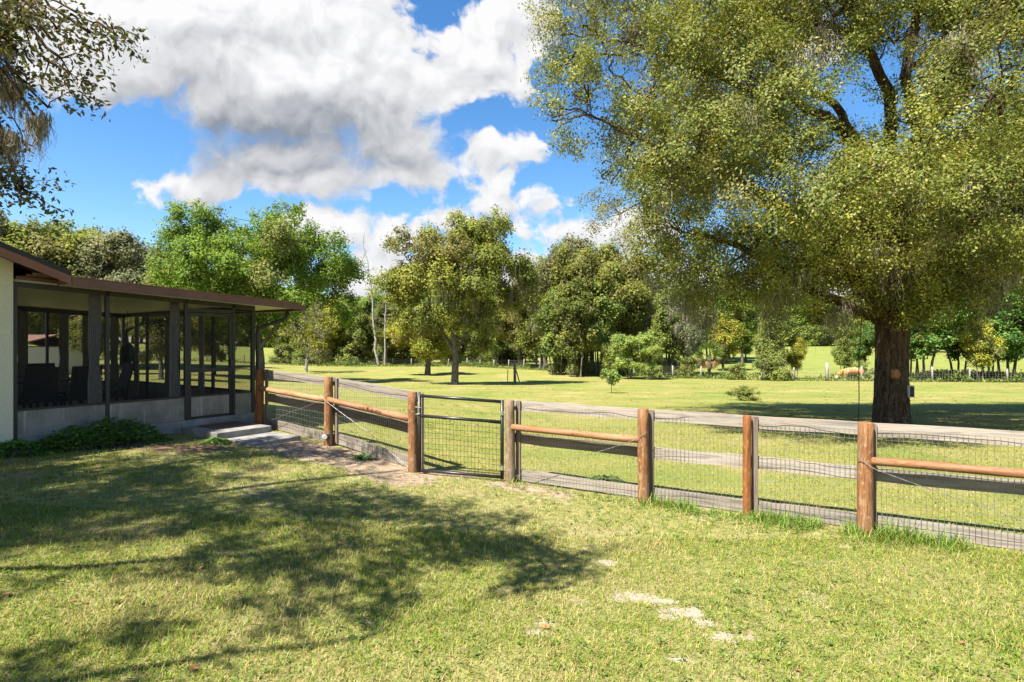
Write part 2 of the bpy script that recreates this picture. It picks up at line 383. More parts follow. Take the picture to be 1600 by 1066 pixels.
def _ground(t):
    co = t.n('ShaderNodeTexCoord').outputs['Object']
    bare = t.n('ShaderNodeAttribute', attribute_name='bare').outputs['Fac']
    dirt = t.n('ShaderNodeAttribute', attribute_name='dirt').outputs['Fac']
    field = t.n('ShaderNodeAttribute', attribute_name='field').outputs['Fac']
    mulch = t.n('ShaderNodeAttribute', attribute_name='mulch').outputs['Fac']
    n_f = t.noise(co, 70.0, 4, 0.7); n_m = t.noise(co, 9.0, 5, 0.65); n_b = t.noise(co, 0.9, 5, 0.6); n_l = t.noise(co, 0.13, 5, 0.6)
    lawn = t.mix(t.ramp(t.m('ADD', t.m('MULTIPLY', n_m.outputs[0], 0.5), t.m('MULTIPLY', n_f.outputs[0], 0.5)), 0.38, 0.62), (0.125, 0.138, 0.032, 1), (0.31, 0.27, 0.11, 1))
    lawn = t.mix(t.m('MULTIPLY', t.ramp(n_b.outputs[0], 0.5, 0.7), 0.5), lawn, (0.34, 0.26, 0.15, 1))
    fine = t.m('ADD', t.m('MULTIPLY', n_m.outputs[0], 0.45), t.m('MULTIPLY', n_f.outputs[0], 0.55))
    f1 = t.mix(t.ramp(fine, 0.36, 0.64), (0.155, 0.158, 0.036, 1), (0.285, 0.252, 0.080, 1))
    f1 = t.mix(t.m('MULTIPLY', t.ramp(n_b.outputs[0], 0.52, 0.72), 0.55), f1, (0.315, 0.25, 0.105, 1))
    f1 = t.mix(t.m('MULTIPLY', t.ramp(n_l.outputs[0], 0.5, 0.68), 0.5), f1, (0.19, 0.25, 0.04, 1))
    mow = t.noise(t.v('MULTIPLY', co, (0.10, 0.9, 1.0)), 1.0, 4, 0.55, 0.4)
    f1 = t.mix(t.m('MULTIPLY', t.ramp(mow.outputs[0], 0.45, 0.62), 0.55), f1, (0.135, 0.175, 0.030, 1))
    n_p = t.noise(co, 0.34, 6, 0.68)
    f1 = t.mix(t.m('MULTIPLY', t.ramp(n_p.outputs[0], 0.53, 0.66), 0.7), f1, (0.33, 0.245, 0.115, 1))
    f1 = t.mix(t.m('MULTIPLY', t.ramp(n_p.outputs[0], 0.46, 0.34), 0.75), f1, (0.115, 0.165, 0.026, 1))
    past = t.n('ShaderNodeAttribute', attribute_name='pasture').outputs['Fac']
    f1 = t.mix(t.m('MULTIPLY', past, .75), f1, t.mix(t.ramp(n_b.outputs[0], .4, .65), (0.150, 0.190, 0.038, 1), (0.225, 0.235, 0.060, 1)))
    c = t.mix(field, lawn, f1)
    brk = t.m('MULTIPLY', t.m('SUBTRACT', t.m('ADD', t.m('MULTIPLY', n_m.outputs[0], .6), t.m('MULTIPLY', n_f.outputs[0], .4)), 0.5), 1.9)
    sand = t.mix(t.ramp(n_f.outputs[0], 0.3, 0.7), (0.26, 0.20, 0.135, 1), (0.47, 0.39, 0.30, 1))
    dcol = t.mix(t.ramp(n_m.outputs[0], 0.35, 0.65), (0.23, 0.16, 0.105, 1), (0.38, 0.285, 0.20, 1))
    mcol = t.mix(t.ramp(n_m.outputs[0], 0.35, 0.65), (0.07, 0.045, 0.03, 1), (0.20, 0.13, 0.09, 1))
    c = t.mix(t.ramp(t.m('ADD', dirt, brk), 0.3, 0.6), c, dcol)
    c = t.mix(t.ramp(t.m('ADD', mulch, brk), 0.3, 0.6), c, mcol)
    c = t.mix(t.ramp(t.m('ADD', bare, brk), 0.28, 0.80), c, sand)
    return pbsdf(t, c, 0.95, 0.08, 0.0, t.m('ADD', n_f.outputs[0], n_m.outputs[0]), 0.6, 0.03)
M['ground'] = mat('ground', _ground)

# ------------------------------------------------------------------ ground
def seg_dist(x, y, a, b):
    ax, ay = a; bx, by = b; dx, dy = bx - ax, by - ay
    t = np.clip(((x - ax) * dx + (y - ay) * dy) / (dx * dx + dy * dy), 0, 1)
    return np.hypot(x - ax - t * dx, y - ay - t * dy)

SANDS = [(990, 935, .15, .07), (1068, 962, .18, .08), (1100, 976, .14, .06), (1128, 997, .14, .05), (945, 882, .10, .05), (900, 942, .07, .03), (860, 978, .08, .03), (835, 990, .08, .025), (1318, 855, .09, .03),
         (1050, 1035, .09, .03), (560, 975, .10, .03), (1040, 940, .08, .02)]
SANDW = [(*gp(u, v), rx, ry) for (u, v, rx, ry) in SANDS]
P0 = (-1.50, 8.50); PL2 = (-3.25, 9.96); PL1 = (-5.07, 11.30)
P1 = (-0.03, 8.32); P2 = (1.71, 7.33); P3 = (2.83, 6.77); P4 = (3.88, 6.18); P5 = (5.92, 5.05)

def masks(x, y):
    w = (fbm(x * 3.1, y * 3.1, 3) - 0.5) * 0.28
    bare = np.zeros_like(x)
    for (sx, sy, rx, ry) in SANDW:
        d = np.hypot((x - sx) / (rx * 1.3), (y - sy) / (ry * 1.9))
        bare = np.maximum(bare, 1 - sstep(0.2, 1.5, d + (fbm(x * 7, y * 7, 3) - .5) * 1.6))
    bare = np.maximum(bare, 0.42 * sstep(0.58, 0.78, fbm(x * 1.3 + 9, y * 1.3 + 4, 4)) * (y < 9))
    d = np.minimum(seg_dist(x, y, (-4.2, 9.95), (-2.9, 9.1)), seg_dist(x, y, (-2.9, 9.25), (-1.6, 8.2)))
    dirt = 1 - sstep(0.25, 0.72, d + w)
    dirt = np.maximum(dirt, 0.8 * (1 - sstep(0.1, 0.4, seg_dist(x, y, (-1.3, 8.6), (-0.7, 8.5)) + w)))
    dirt = np.maximum(dirt, 0.7 * (1 - sstep(0.1, 0.35, seg_dist(x, y, (-.1, 8.15), (0.7, 7.75)) + w)))
    mul = 1 - sstep(0.15, 0.5, seg_dist(x, y, (-6.5, 9.1), (-5.0, 9.05)) + w)
    return bare, dirt, mul

def lawn_side(x, y):
    """signed distance to the fence line, > 0 on the paddock side"""
    k = (P4[1] - P1[1]) / (P4[0] - P1[0]); r = y - (P1[1] + k * (x - P1[0]))
    k2 = (PL1[1] - P0[1]) / (PL1[0] - P0[0]); l = y - (P0[1] + k2 * (x - P0[0]))
    return np.where(x > -0.8, r, l)

def build_ground():
    def axis(lo, hi, a, b, h):
        core = np.arange(a, b + 1e-6, h); up = []; s = h; p = b
        while p < hi: s *= 1.16; p += min(s, 30); up.append(p)
        dn = []; s = h; p = a
        while p > lo: s *= 1.16; p -= min(s, 30); dn.append(p)
        return np.concatenate([dn[::-1], core, up])
    xs = axis(-500, 500, -7.6, 6.4, 0.075); ys = axis(-120, 620, 2.6, 10.4, 0.075)
    X, Y = np.meshgrid(xs, ys); Z = ground_z(X, Y)
    nx, ny = len(xs), len(ys)
    V = np.stack([X, Y, Z], -1).reshape(-1, 3)
    i = np.arange(nx * ny).reshape(ny, nx)
    Q = np.stack([i[:-1, :-1], i[:-1, 1:], i[1:, 1:], i[1:, :-1]], -1).reshape(-1, 4)
    o = quad_mesh('ground', V, Q, M['ground'], smooth=True)
    b, d, m = masks(V[:, 0], V[:, 1])
    fl = sstep(0.0, 0.6, lawn_side(V[:, 0], V[:, 1]))
    for nme, val in (('bare', b), ('dirt', d), ('mulch', m), ('field', fl), ('pasture', sstep(-2, 6, V[:, 1] - (95 - 31 * sstep(-0.05, 0.25, V[:, 0] / np.maximum(V[:, 1], 1)))))):
        a = o.data.attributes.new(nme, 'FLOAT', 'POINT'); a.data.foreach_set('value', val.astype(np.float32))
    tag(o, 'grassy yard and paddock with bare sandy patches', 'ground', kind='structure')
build_ground()

# ------------------------------------------------------------------ grass
def blades(rng, n, X, Y, length, width, pal, probs, lie=0.9, straw=0.0):
    """bent grass blades, 2 quads each drawn as 2 quads (6 verts)"""
    Z = ground_z(X, Y) - 0.004
    az = rng.uniform(0, 2 * np.pi, n); ln = length * rng.uniform(0.55, 1.35, n); w = width * rng.uniform(0.7, 1.3, n)
    tilt = np.clip(rng.normal(lie, 0.35, n), 0.05, 1.45)
    dh = np.stack([np.cos(az), np.sin(az)], -1); sd = np.stack([-np.sin(az), np.cos(az)], -1)
    tilt2 = np.clip(tilt + rng.uniform(0.0, 0.6, n), 0, 1.55)
    p0 = np.stack([X, Y, Z], -1)
    step = lambda t, l: np.concatenate([dh * (np.sin(t) * l)[:, None], (np.cos(t) * l)[:, None]], -1)
    p1 = p0 + step(tilt, ln * 0.5); p2 = p1 + step(tilt2, ln * 0.5)
    s3 = np.concatenate([sd, np.zeros((n, 1))], -1) * (w * 0.5)[:, None]
    V = np.stack([p0 - s3, p0 + s3, p1 + s3 * 0.85, p1 - s3 * 0.85, p2 + s3 * 0.15, p2 - s3 * 0.15], 1)
    b = np.arange(n)[:, None] * 6
    Q = np.concatenate([b + np.array([[0, 1, 2, 3]]), b + np.array([[3, 2, 4, 5]])], 0)
    pal = np.array(pal); c = pal[rng.choice(len(pal), n, p=probs)]
    if np.any(straw): c = np.where((rng.random(n) < straw)[:, None], np.array([(0.42, 0.35, 0.15), (0.34, 0.29, 0.10), (0.33, 0.24, 0.12)])[rng.integers(0, 3, n)], c)
    c = c * rng.uniform(0.75, 1.25, (n, 1))
    return V.reshape(-1, 3), Q, np.repeat(c, 6, 0)

GREEN = [(0.105, 0.18, 0.018), (0.19, 0.245, 0.028), (0.30, 0.29, 0.048), (0.40, 0.32, 0.13), (0.26, 0.18, 0.08)]
def joined(name, parts, mt, **kw):
    Vs, Qs, Cs = [], [], []; off = 0
    for V, Q, C in parts: Vs.append(V); Qs.append(Q + off); Cs.append(C); off += len(V)
    return quad_mesh(name, np.concatenate(Vs), np.concatenate(Qs), mt, colors=np.concatenate(Cs), **kw)

def rosettes(rng, cx, cy, nl, size, pal):
    """low broad-leaved weeds: ovate leaves lying in rosettes"""
    n = len(cx) * nl
    az = rng.uniform(0, 2 * np.pi, n); X = np.repeat(cx, nl); Y = np.repeat(cy, nl)
    r0 = rng.uniform(0.0, 1.0, n) * size * 1.2
    D = np.stack([np.cos(az), np.sin(az), rng.uniform(0.05, 0.6, n)], -1); D = unit(D)
    P = np.stack([X + np.cos(az) * r0, Y + np.sin(az) * r0, ground_z(X, Y) + rng.uniform(0.005, 0.035, n)], -1)
    N = unit(np.stack([rng.normal(0, .3, n), rng.normal(0, .3, n), np.ones(n)], -1))
    L = size * rng.uniform(0.6, 1.3, n)
    c = np.array(pal)[rng.integers(0, len(pal), n)] * rng.uniform(0.75, 1.25, (n, 1))
    return leaf_arrays(P, D, N, L, L * 0.6, c)

def leaf_arrays(P, D, N, L, W, C):
    Sd = unit(np.cross(D, N)); mid = P + D * (L * 0.45)[:, None]; hw = Sd * (W * 0.5)[:, None]
    n = len(P)
    fold = np.cross(Sd, D) * (W * 0.12)[:, None]
    V = np.stack([P, mid + hw + fold, P + D * L[:, None], mid - hw + fold], 1).reshape(-1, 3)
    Q = (np.arange(n)[:, None] * 4 + np.array([[0, 1, 2, 3]]))
    return V, Q, np.repeat(C, 4, 0)

def build_grass():
    rng = np.random.default_rng(3); parts = []
    def scatter(n, y0, y1, pw, mx=1.12):
        Y = y0 + (y1 - y0) * rng.random(n) ** pw; X = rng.uniform(-mx, mx, n) * Y; return X, Y
    def near(n, y0, y1, pw, length, width, probs, pal=GREEN, lie=0.9, side=None):
        X, Y = scatter(n, y0, y1, pw)
        s = lawn_side(X, Y); b, d, m = masks(X, Y)
        keep = rng.random(n) > np.clip(np.maximum(np.maximum(b * .9, d * 0.9), m * 0.85), 0, 0.97)
        dens = 0.35 + 0.95 * fbm(X * 1.7 + 3, Y * 1.7 + 8, 4) + 0.25 * (vnoise(X * 9, Y * 9) - 0.5)
        keep &= rng.random(n) < np.clip(dens, 0.1, 1)
        if side is not None: keep &= (s > 0) if side > 0 else (s <= 0.0)
        # nothing grows under the house, porch slab and steps
        lx = (X + 5.87) * 0.5594 + (Y - 11.03) * 0.8289; ly = -((X + 5.87) * 0.8289 - (Y - 11.03) * 0.5594)
        keep &= ~((lx < 1.0) & (ly > -0.1)) & ~((abs(lx + 0.05) < 0.6) & (ly > -2.2) & (ly < 0.1))
        X, Y = X[keep], Y[keep]; k = len(X)
        hh = fbm(X * 0.8, Y * 0.8, 3); st = sstep(.46, .68, fbm(X * .75 + 40, Y * .75 + 11, 4)) * .42 if side == -1 else 0.0
        return blades(rng, k, X, Y, length * (0.6 + 0.8 * hh), width, pal, probs, lie, st)
    parts.append(near(230000, 2.9, 6.0, 0.8, 0.052, 0.0046, [.31, .33, .18, .13, .05], side=-1))
    parts.append(near(165000, 5.5, 11.5, 0.85, 0.06, 0.006, [.31, .34, .19, .12, .04], side=-1))
    PF = [(0.12, 0.165, 0.025), (0.19, 0.20, 0.042), (0.26, 0.245, 0.06), (0.38, 0.32, 0.13), (0.3, 0.22, 0.1)]
    parts.append(near(110000, 5.5, 14, 0.9, 0.055, 0.008, [.2, .34, .28, .14, .04], pal=PF, side=1))
    parts.append(near(45000, 12.5, 21, 0.9, 0.035, 0.010, [.1, .4, .4, .1, .0], pal=PF, side=1))
    # weeds in the lawn
    X, Y = scatter(3000, 2.9, 9.5, 0.8); k = (lawn_side(X, Y) < -0.1) & (fbm(X * 0.9 + 30, Y * 0.9, 3) > 0.47)
    X, Y = X[k], Y[k]; lx = (X + 5.87) * 0.5594 + (Y - 11.03) * 0.8289; ly = -((X + 5.87) * 0.8289 - (Y - 11.03) * 0.5594)
    k = ~((lx < 1.0) & (ly > -0.2)) & ~((abs(lx + 0.05) < 0.7) & (ly > -2.3)); X, Y = X[k], Y[k]
    parts.append(rosettes(rng, X, Y, 9, 0.026, [(0.095, 0.16, 0.028), (0.14, 0.20, 0.036), (0.20, 0.235, 0.05)]))
    X, Y = scatter(5200, 10.5, 56, 0.75); k = (lawn_side(X, Y) > .4) & (fbm(X * .30 + 5, Y * .30, 4) > 0.44); X, Y = X[k], Y[k]
    parts.append(rosettes(rng, X, Y, 8, 0.055, [(0.10, 0.16, 0.028), (0.15, 0.20, 0.04), (0.23, 0.22, 0.06), (0.30, 0.23, 0.10)]))
    tag(joined('grass', parts, M['blade']), 'short patchy lawn grass and weeds, green and straw coloured', 'grass', kind='stuff')
    # rank grass along the foot of the right fence
    parts = []
    for a, b, n, ln in ((P1, P2, 350, 0.11), (P2, P3, 900, 0.14), (P3, P4, 1500, 0.14), (P4, P5, 1700, 0.16)):
        u = rng.random(n); off = np.abs(rng.normal(0, 0.19, n)) - 0.05
        d = unit(np.array([b[0] - a[0], b[1] - a[1]])); nn = np.array([d[1], -d[0]])
        X = a[0] + (b[0] - a[0]) * u + nn[0] * off; Y = a[1] + (b[1] - a[1]) * u + nn[1] * off
        clump = fbm(X * 3.3, Y * 3.3, 3); kk = clump > 0.44; X, Y = X[kk], Y[kk]
        parts.append(blades(rng, len(X), X, Y, ln * (0.5 + clump[kk]), 0.008,
                            [(0.085, 0.17, 0.022), (0.14, 0.225, 0.03), (0.21, 0.26, 0.05), (0.36, 0.3, 0.13)], [.30, .35, .25, .10], 0.8))
    tag(joined('tall_grass', parts, M['blade']), 'rank bright green grass along the foot of the near fence', 'grass', kind='stuff')
build_grass()

# ------------------------------------------------------------------ screened porch and house
PO = (-5.87, 11.03); PRZ = math.atan2(0.8289, 0.5594)
def zc(t): return 2.83 + 0.045 * (0.84 - t)          # underside of the porch roof along its length
S_END = 6.1

def build_porch():
    r = empty('screened_porch', (PO[0], PO[1], 0), PRZ, 'dark screened porch with a low brown flat roof on the end of the house', 'porch')
    b = MB(); b.box(-3.0, 0.93, -0.07, S_END + 0.07, -0.3, 0.61); b.build('floor_slab', M['concrete'], r, bevel=0.01)
    # kick plates round the foot
    for (x0, x1) in ((-2.99, -1.81), (-1.76, -0.525), (0.44, 0.815)):
        b = MB(); b.box(x0, x1, -0.012, 0.008, 0.612, 1.03); b.build('kick_plate', M['kick'], r)
    b = MB(); b.box(0.83, 0.85, 0.03, S_END - 0.03, 0.612, 1.03); b.build('kick_plate', M['kick'], r)
    b = MB(); b.box(-2.99, 0.81, S_END - 0.01, S_END + 0.01, 0.612, 1.03); b.build('kick_plate', M['kick'], r)
    # rails
    def rail(x0, x1, y0, y1, z0, z1):
        q = MB(); q.box(x0, x1, y0, y1, z0, z1); q.build('rail', M['bronze'], r)
    rail(-2.97, -0.53, -0.027, 0.027, 1.03, 1.065); rail(0.445, 0.815, -0.027, 0.027, 1.03, 1.065)
    rail(0.815, 0.867, 0.03, S_END - 0.03, 1.03, 1.065); rail(-2.97, 0.81, S_END - 0.027, S_END + 0.027, 1.03, 1.065)
    q = MB(); q.slope(-2.97, 0.815, -0.029, 0.029, lambda t: zc(t) - 0.085, 0.085); q.build('header', M['bronze'], r)
    q = MB(); q.slope(-2.97, 0.815, S_END - 0.029, S_END + 0.029, lambda t: zc(t) - 0.12, 0.12); q.build('header', M['bronze'], r)
    q = MB(); q.box(0.815, 0.87, 0.03, S_END - 0.03, zc(.84) - 0.10, zc(.84)); q.build('header', M['bronze'], r)
    def post(t, s, w=0.027, top=None):
        q = MB(); q.box(t - w, t + w, s - w, s + w, 0.612, zc(t) - 0.001 if top is None else top); q.build('post', M['bronze'], r)
    for t in (-3.0, -1.784, -0.50, 0.42): post(t, 0, 0.029)
    post(0.84, 0, 0.034); post(0.84, S_END, 0.034)
    for s in (1.55, 3.1, 4.7): post(0.84, s)
    for t in (-2.2, -1.2, -0.8, -0.4, 0.08): post(t, S_END)
    # screens
    def scr(x0, x1, s, z0):
        q = MB(); q.add([(x0, s, z0), (x1, s, z0), (x1, s, zc(x1) - 0.09), (x0, s, zc(x0) - 0.09)], [(0, 1, 2, 3)]); q.build('screen', M['screen'], r)
    scr(-2.97, -1.815, 0.0, 1.066); scr(-1.755, -0.53, 0.0, 1.066); scr(0.45, 0.805, 0.0, 1.066)
    tx = [-2.97, -2.2, -1.2, -0.8, -0.4, 0.08, 0.81]
    for a, c in zip(tx[:-1], tx[1:]): scr(a + 0.027, c - 0.027, S_END, 1.066)
    sy = [0.034, 1.55, 3.1, 4.7, S_END]
    for a, c in zip(sy[:-1], sy[1:]):
        q = MB(); z1 = zc(.84) - 0.10
        q.add([(0.84, a + 0.027, 1.066), (0.84, c - 0.03, 1.066), (0.84, c - 0.03, z1), (0.84, a + 0.027, z1)], [(0, 1, 2, 3)]); q.build('screen', M['screen'], r)
    # door
    d = MB()
    x0, x1 = -0.465, 0.385
    d.box(x0, x0 + 0.055, -0.02, 0.02, 0.63, 2.64); d.box(x1 - 0.055, x1, -0.02, 0.02, 0.63, 2.64)
    d.box(x0 + .055, x1 - .055, -0.018, 0.018, 2.58, 2.64); d.box(x0 + .055, x1 - .055, -0.018, 0.018, 1.50, 1.565)
    d.box(x0 + .055, x1 - .055, -0.018, 0.018, 1.03, 1.06); d.box(x0 + .055, x1 - .055, -0.018, 0.018, 0.63, 0.66)
    door = d.build('door', M['bronze'], r)
    q = MB(); q.box(x0 + .056, x1 - .056, -0.012, 0.006, 0.662, 1.029); q.build('kick_plate', M['kick'], door)
    q = MB(); q.box(x1 - 0.045, x1 - 0.012, -0.06, -0.021, 1.60, 1.74); q.tube([(x1 - .03, -.062, 1.66), (x1 - .10, -.066, 1.66)], .009, 6); q.build('handle', M['black'], door)
    for z0, z1 in ((1.062, 1.498), (1.567, 2.578)):
        q = MB(); q.add([(x0 + .056, 0.003, z0), (x1 - .056, 0.003, z0), (x1 - .056, 0.003, z1), (x0 + .056, 0.003, z1)], [(0, 1, 2, 3)]); q.build('screen', M['screen'], door)
    rail(-0.468, 0.388, -0.024, 0.024, 2.66, 2.72)
    q = MB(); q.add([(-.47, 0, 2.721), (.39, 0, 2.721), (.39, 0, zc(.39) - .09), (-.47, 0, zc(-.47) - .09)], [(0, 1, 2, 3)]); q.build('screen', M['screen'], r)
    # roof
    f0, f1, t0, t1 = -0.565, S_END + 0.5, -2.46, 1.60
    q = MB(); q.slope(-3.0, t1 - 0.02, 0.0, f1 - 0.02, zc, 0.035); q.slope(t0 + .01, t1 - 0.02, f0 + 0.02, 0.0, zc, 0.035); q.build('ceiling', M['ceiling'], r)
    q = MB(); q.slope(-2.98, t1 - 0.01, 0.0, f1 - 0.01, lambda t: zc(t) + 0.036, 0.055); q.slope(t0 + .02, t1 - 0.01, f0 + 0.01, 0.0, lambda t: zc(t) + 0.036, 0.055)
    roof = q.build('roof', M['fascia'], r)
    for y in (f0 - 0.012, f1 - 0.012): q = MB(); q.slope(t0, t1, y, y + 0.024, lambda t: zc(t) - 0.03, 0.13); q.build('fascia', M['fascia'], roof)
    for y in (f0 - 0.022, f1 - 0.016): q = MB(); q.slope(t0, t1 + 0.01, y, y + 0.038, lambda t: zc(t) + 0.102, 0.018); q.build('drip_edge', M['fascia_red'], roof)
    q = MB()
    for k in range(25):
        y = f0 + 0.15 + k * 0.27
        if y < f1 - 0.1: q.slope(-2.9, t1 - 0.01, y - 0.012, y + 0.012, lambda t: zc(t) + 0.0915, 0.03)
    q.build('rib', M['fascia'], roof)
    # gutter on the low end, two downspouts
    g = MB(); zg = zc(t1)
    g.box(t1 + 0.002, t1 + 0.012, f0 - 0.01, f1 + 0.01, zg - 0.05, zg + 0.085); g.box(t1 + 0.012, t1 + 0.10, f0 - 0.01, f1 + 0.01, zg - 0.05, zg - 0.04)
    g.box(t1 + 0.10, t1 + 0.11, f0 - 0.01, f1 + 0.01, zg - 0.05, zg + 0.075)
    g.box(t1 + .012, t1 + .10, f0 - .01, f0, zg - .04, zg + .07); g.box(t1 + .012, t1 + .10, f1, f1 + .01, zg - .04, zg + .07)
    g.build('gutter', M['fascia'], r)
    for (sa, sb, sg) in ((-0.05, -0.30, -1), (S_END + 0.03, S_END + 0.25, 1)):
        q = MB()
        pts = [(1.45, sb, zg - 0.03), (1.45, sb, 2.66), (1.42, sb, 2.60), (1.35, sb + sg * -0.03, 2.55), (1.00, sa + sg * 0.03, 2.40), (0.94, sa, 2.36), (0.92, sa, 2.28), (0.92, sa, 0.64)]
        q.tube(pts, 0.038, 8); q.build('downspout', M['bronze'], r, smooth=True)
    return r
build_porch()

def build_house():
    r = empty('house', (PO[0], PO[1], 0), PRZ, 'cream stucco house end with brown fascia and dark shingle roof', 'house')
    sl = 0.40; ridge = -8.0
    zr = lambda t: 3.07 + sl * (-2.475 - t) if t > ridge else 3.07 + sl * (-2.475 - ridge) - sl * (ridge - t)
    tl, tr = -13.0, -3.03
    pr = [(tl, -0.3), (tr, -0.3), (tr, zr(tr) - 0.004), (ridge, zr(ridge) - 0.004), (tl, zr(tl) - 0.004)]
    q = MB(); n = len(pr)
    q.add([(t, -0.06, z) for t, z in pr] + [(t, 9.0, z) for t, z in pr], [tuple(range(n)), tuple(range(2 * n - 1, n - 1, -1))] + [((i + 1) % n, i, n + i, n + (i + 1) % n) for i in range(n)])
    q.build('wall', M['stucco'], r)
    f0, f1, eave = -0.575, 9.5, -2.47
    el = 2 * ridge - eave
    q = MB()
    for (ta, tb) in ((ridge, eave), (el, ridge)):
        q.hexa([(ta, f0, zr(ta) + .03), (tb, f0, zr(tb) + .03), (tb, f1, zr(tb) + .03), (ta, f1, zr(ta) + .03)],
               [(ta, f0, zr(ta) + .11), (tb, f0, zr(tb) + .11), (tb, f1, zr(tb) + .11), (ta, f1, zr(ta) + .11)])
    roof = q.build('roof', M['shingle'], r)
    q = MB()
    for (ta, tb) in ((ridge, eave + .02), (el - .02, ridge)):
        q.hexa([(ta, f0 + .03, zr(ta)), (tb, f0 + .03, zr(tb)), (tb, f1 - .03, zr(tb)), (ta, f1 - .03, zr(ta))],
               [(ta, f0 + .03, zr(ta) + .028), (tb, f0 + .03, zr(tb) + .028), (tb, f1 - .03, zr(tb) + .028), (ta, f1 - .03, zr(ta) + .028)])
    q.build('soffit', M['soffit'], roof)
    q = MB()
    for (ta, tb) in ((ridge, eave), (el, ridge)):
        for y in (f0 - .006, f1 - .02):
            q = MB(); q.hexa([(ta, y, zr(ta) - .10), (tb, y, zr(tb) - .10), (tb, y + .026, zr(tb) - .10), (ta, y + .026, zr(ta) - .10)],
                   [(ta, y, zr(ta) + .028), (tb, y, zr(tb) + .028), (tb, y + .026, zr(tb) + .028), (ta, y + .026, zr(ta) + .028)]); q.build('fascia', M['fascia_red'], roof)
    q = MB(); q.box(eave - 0.02, eave - 0.002, f0 + .022, f0 + .5, zr(eave) - .085, zr(eave) + .0); q.build('fascia_return', M['fascia_red'], roof)
    return r
build_house()

def porch_pt(t, s, z):
    c, sn = math.cos(PRZ), math.sin(PRZ)
    return (PO[0] + c * t - sn * s, PO[1] + sn * t + c * s, z)

def curtain(t, s, along, zt, width=0.24):
    """gathered, tied curtain hanging beside a post"""
    n, k = 40, 26; vs, fs = [], []
    for i in range(k):
        f = i / (k - 1); z = 0.03 + (zt - 0.70) * f
        tie = 1 - 0.28 * math.exp(-((f - 0.48) / 0.10) ** 2) - 0.12 * f
        for j in range(n):
            g = j / (n - 1) - 0.5
            w = 0.022 * math.sin(j * 1.02 + 0.5 * math.sin(f * 5)) * (0.7 + 0.5 * (1 - f))
            vs.append((g * width * tie + 0.006 * math.sin(9 * f), w * (0.55 + tie * 0.5), z))
    fs = [(i * n + j, i * n + j + 1, (i + 1) * n + j + 1, (i + 1) * n + j) for i in range(k - 1) for j in range(n - 1)]
    q = MB(); q.add(vs, fs)
    o = q.build('curtain', M['curtain'], None, smooth=True)
    o.modifiers.new('thick', 'SOLIDIFY').thickness = 0.006
    o.location = porch_pt(t, s, 0.625); o.rotation_euler = (0, 0, PRZ + (0 if along == 'front' else math.pi / 2))
    return o
cz = zc(0) - 0.02
tag(curtain(-1.93, 0.075, 'front', cz + .1, .21), 'grey gathered curtain on the porch front, between the table and the middle screen', 'curtain', 'porch curtains')
tag(curtain(-0.66, 0.075, 'front', cz + .02, .19), 'grey gathered curtain on the porch front just left of the screen door', 'curtain', 'porch curtains')
for (t, s, al, lb) in ((0.72, 1.80, 'end', 'dark tied curtain seen through the upper screen of the porch door'),
                       (0.72, 3.35, 'end', 'dark tied curtain on the end wall, left of the front curtain by the door'),
                       (0.72, 4.98, 'end', 'dark tied curtain hanging beside the dark hanging bundle in the porch'),
                       (0.60, 5.98, 'front', 'dark tied curtain in the far corner of the porch'),
                       (-0.02, 5.98, 'front', 'dark tied curtain on the porch back wall just left of the front curtain'),
                       (-0.50, 5.98, 'front', 'dark tied curtain on the porch back wall above the chairs'),
                       (-1.30, 5.98, 'front', 'dark tied curtain on the porch back wall at the left end')):
    tag(curtain(t, s, al, zc(t) - .08, .22), lb, 'curtain', 'porch curtains')

def build_table():
    r = empty('patio_table', porch_pt(-1.85, 2.75, 0.61), PRZ, 'dark rattan dining table inside the screened porch', 'table')
    q = MB(); q.box(-.85, .85, -.45, .45, .70, .74); q.build('tabletop', M['rattan'], r, bevel=.01)
    for x in (-.75, .75):
        for y in (-.37, .37):
            q = MB(); q.box(x - .03, x + .03, y - .03, y + .03, 0.0, .70); q.build('leg', M['rattan'], r)
build_table()
def build_chair():
    r = empty('patio_chair', (0, 0, 0), 0, 'dark high-backed rattan chair', 'chair', 'rattan chairs round the porch table')
    q = MB(); q.box(-.25, .25, -.25, .25, .38, .44); q.build('seat', M['rattan'], r, bevel=.012)
    q = MB(); q.hexa([(-.25, .20, .44), (.25, .20, .44), (.25, .25, .44), (-.25, .25, .44)], [(-.24, .36, 1.02), (.24, .36, 1.02), (.24, .40, 1.02), (-.24, .40, 1.02)]); q.build('backrest', M['rattan'], r, bevel=.012)
    for x in (-.22, .22):
        for y in (-.22, .22):
            q = MB(); q.box(x - .022, x + .022, y - .022, y + .022, 0.0, .38); q.build('leg', M['rattan'], r)
    return r
ch = build_chair()
for i, (t, s, a, lb) in enumerate(((-1.52, 1.95, 180, 'dark rattan chair on the near side of the porch table, right of its twin'),
                                   (-2.20, 1.95, 180, 'dark rattan chair on the near side of the porch table, by the cream wall'),
                                   (-0.72, 2.75, -90, 'dark rattan chair with tilted back at the right end of the porch table'),
                                   (-1.55, 3.55, 0, 'dark rattan chair on the far side of the porch table'))):
    o = ch if i == 0 else copy_tree(ch)
    o.location = porch_pt(t, s, 0.61); o.rotation_euler = (0, 0, PRZ + rad(a)); o['label'] = lb

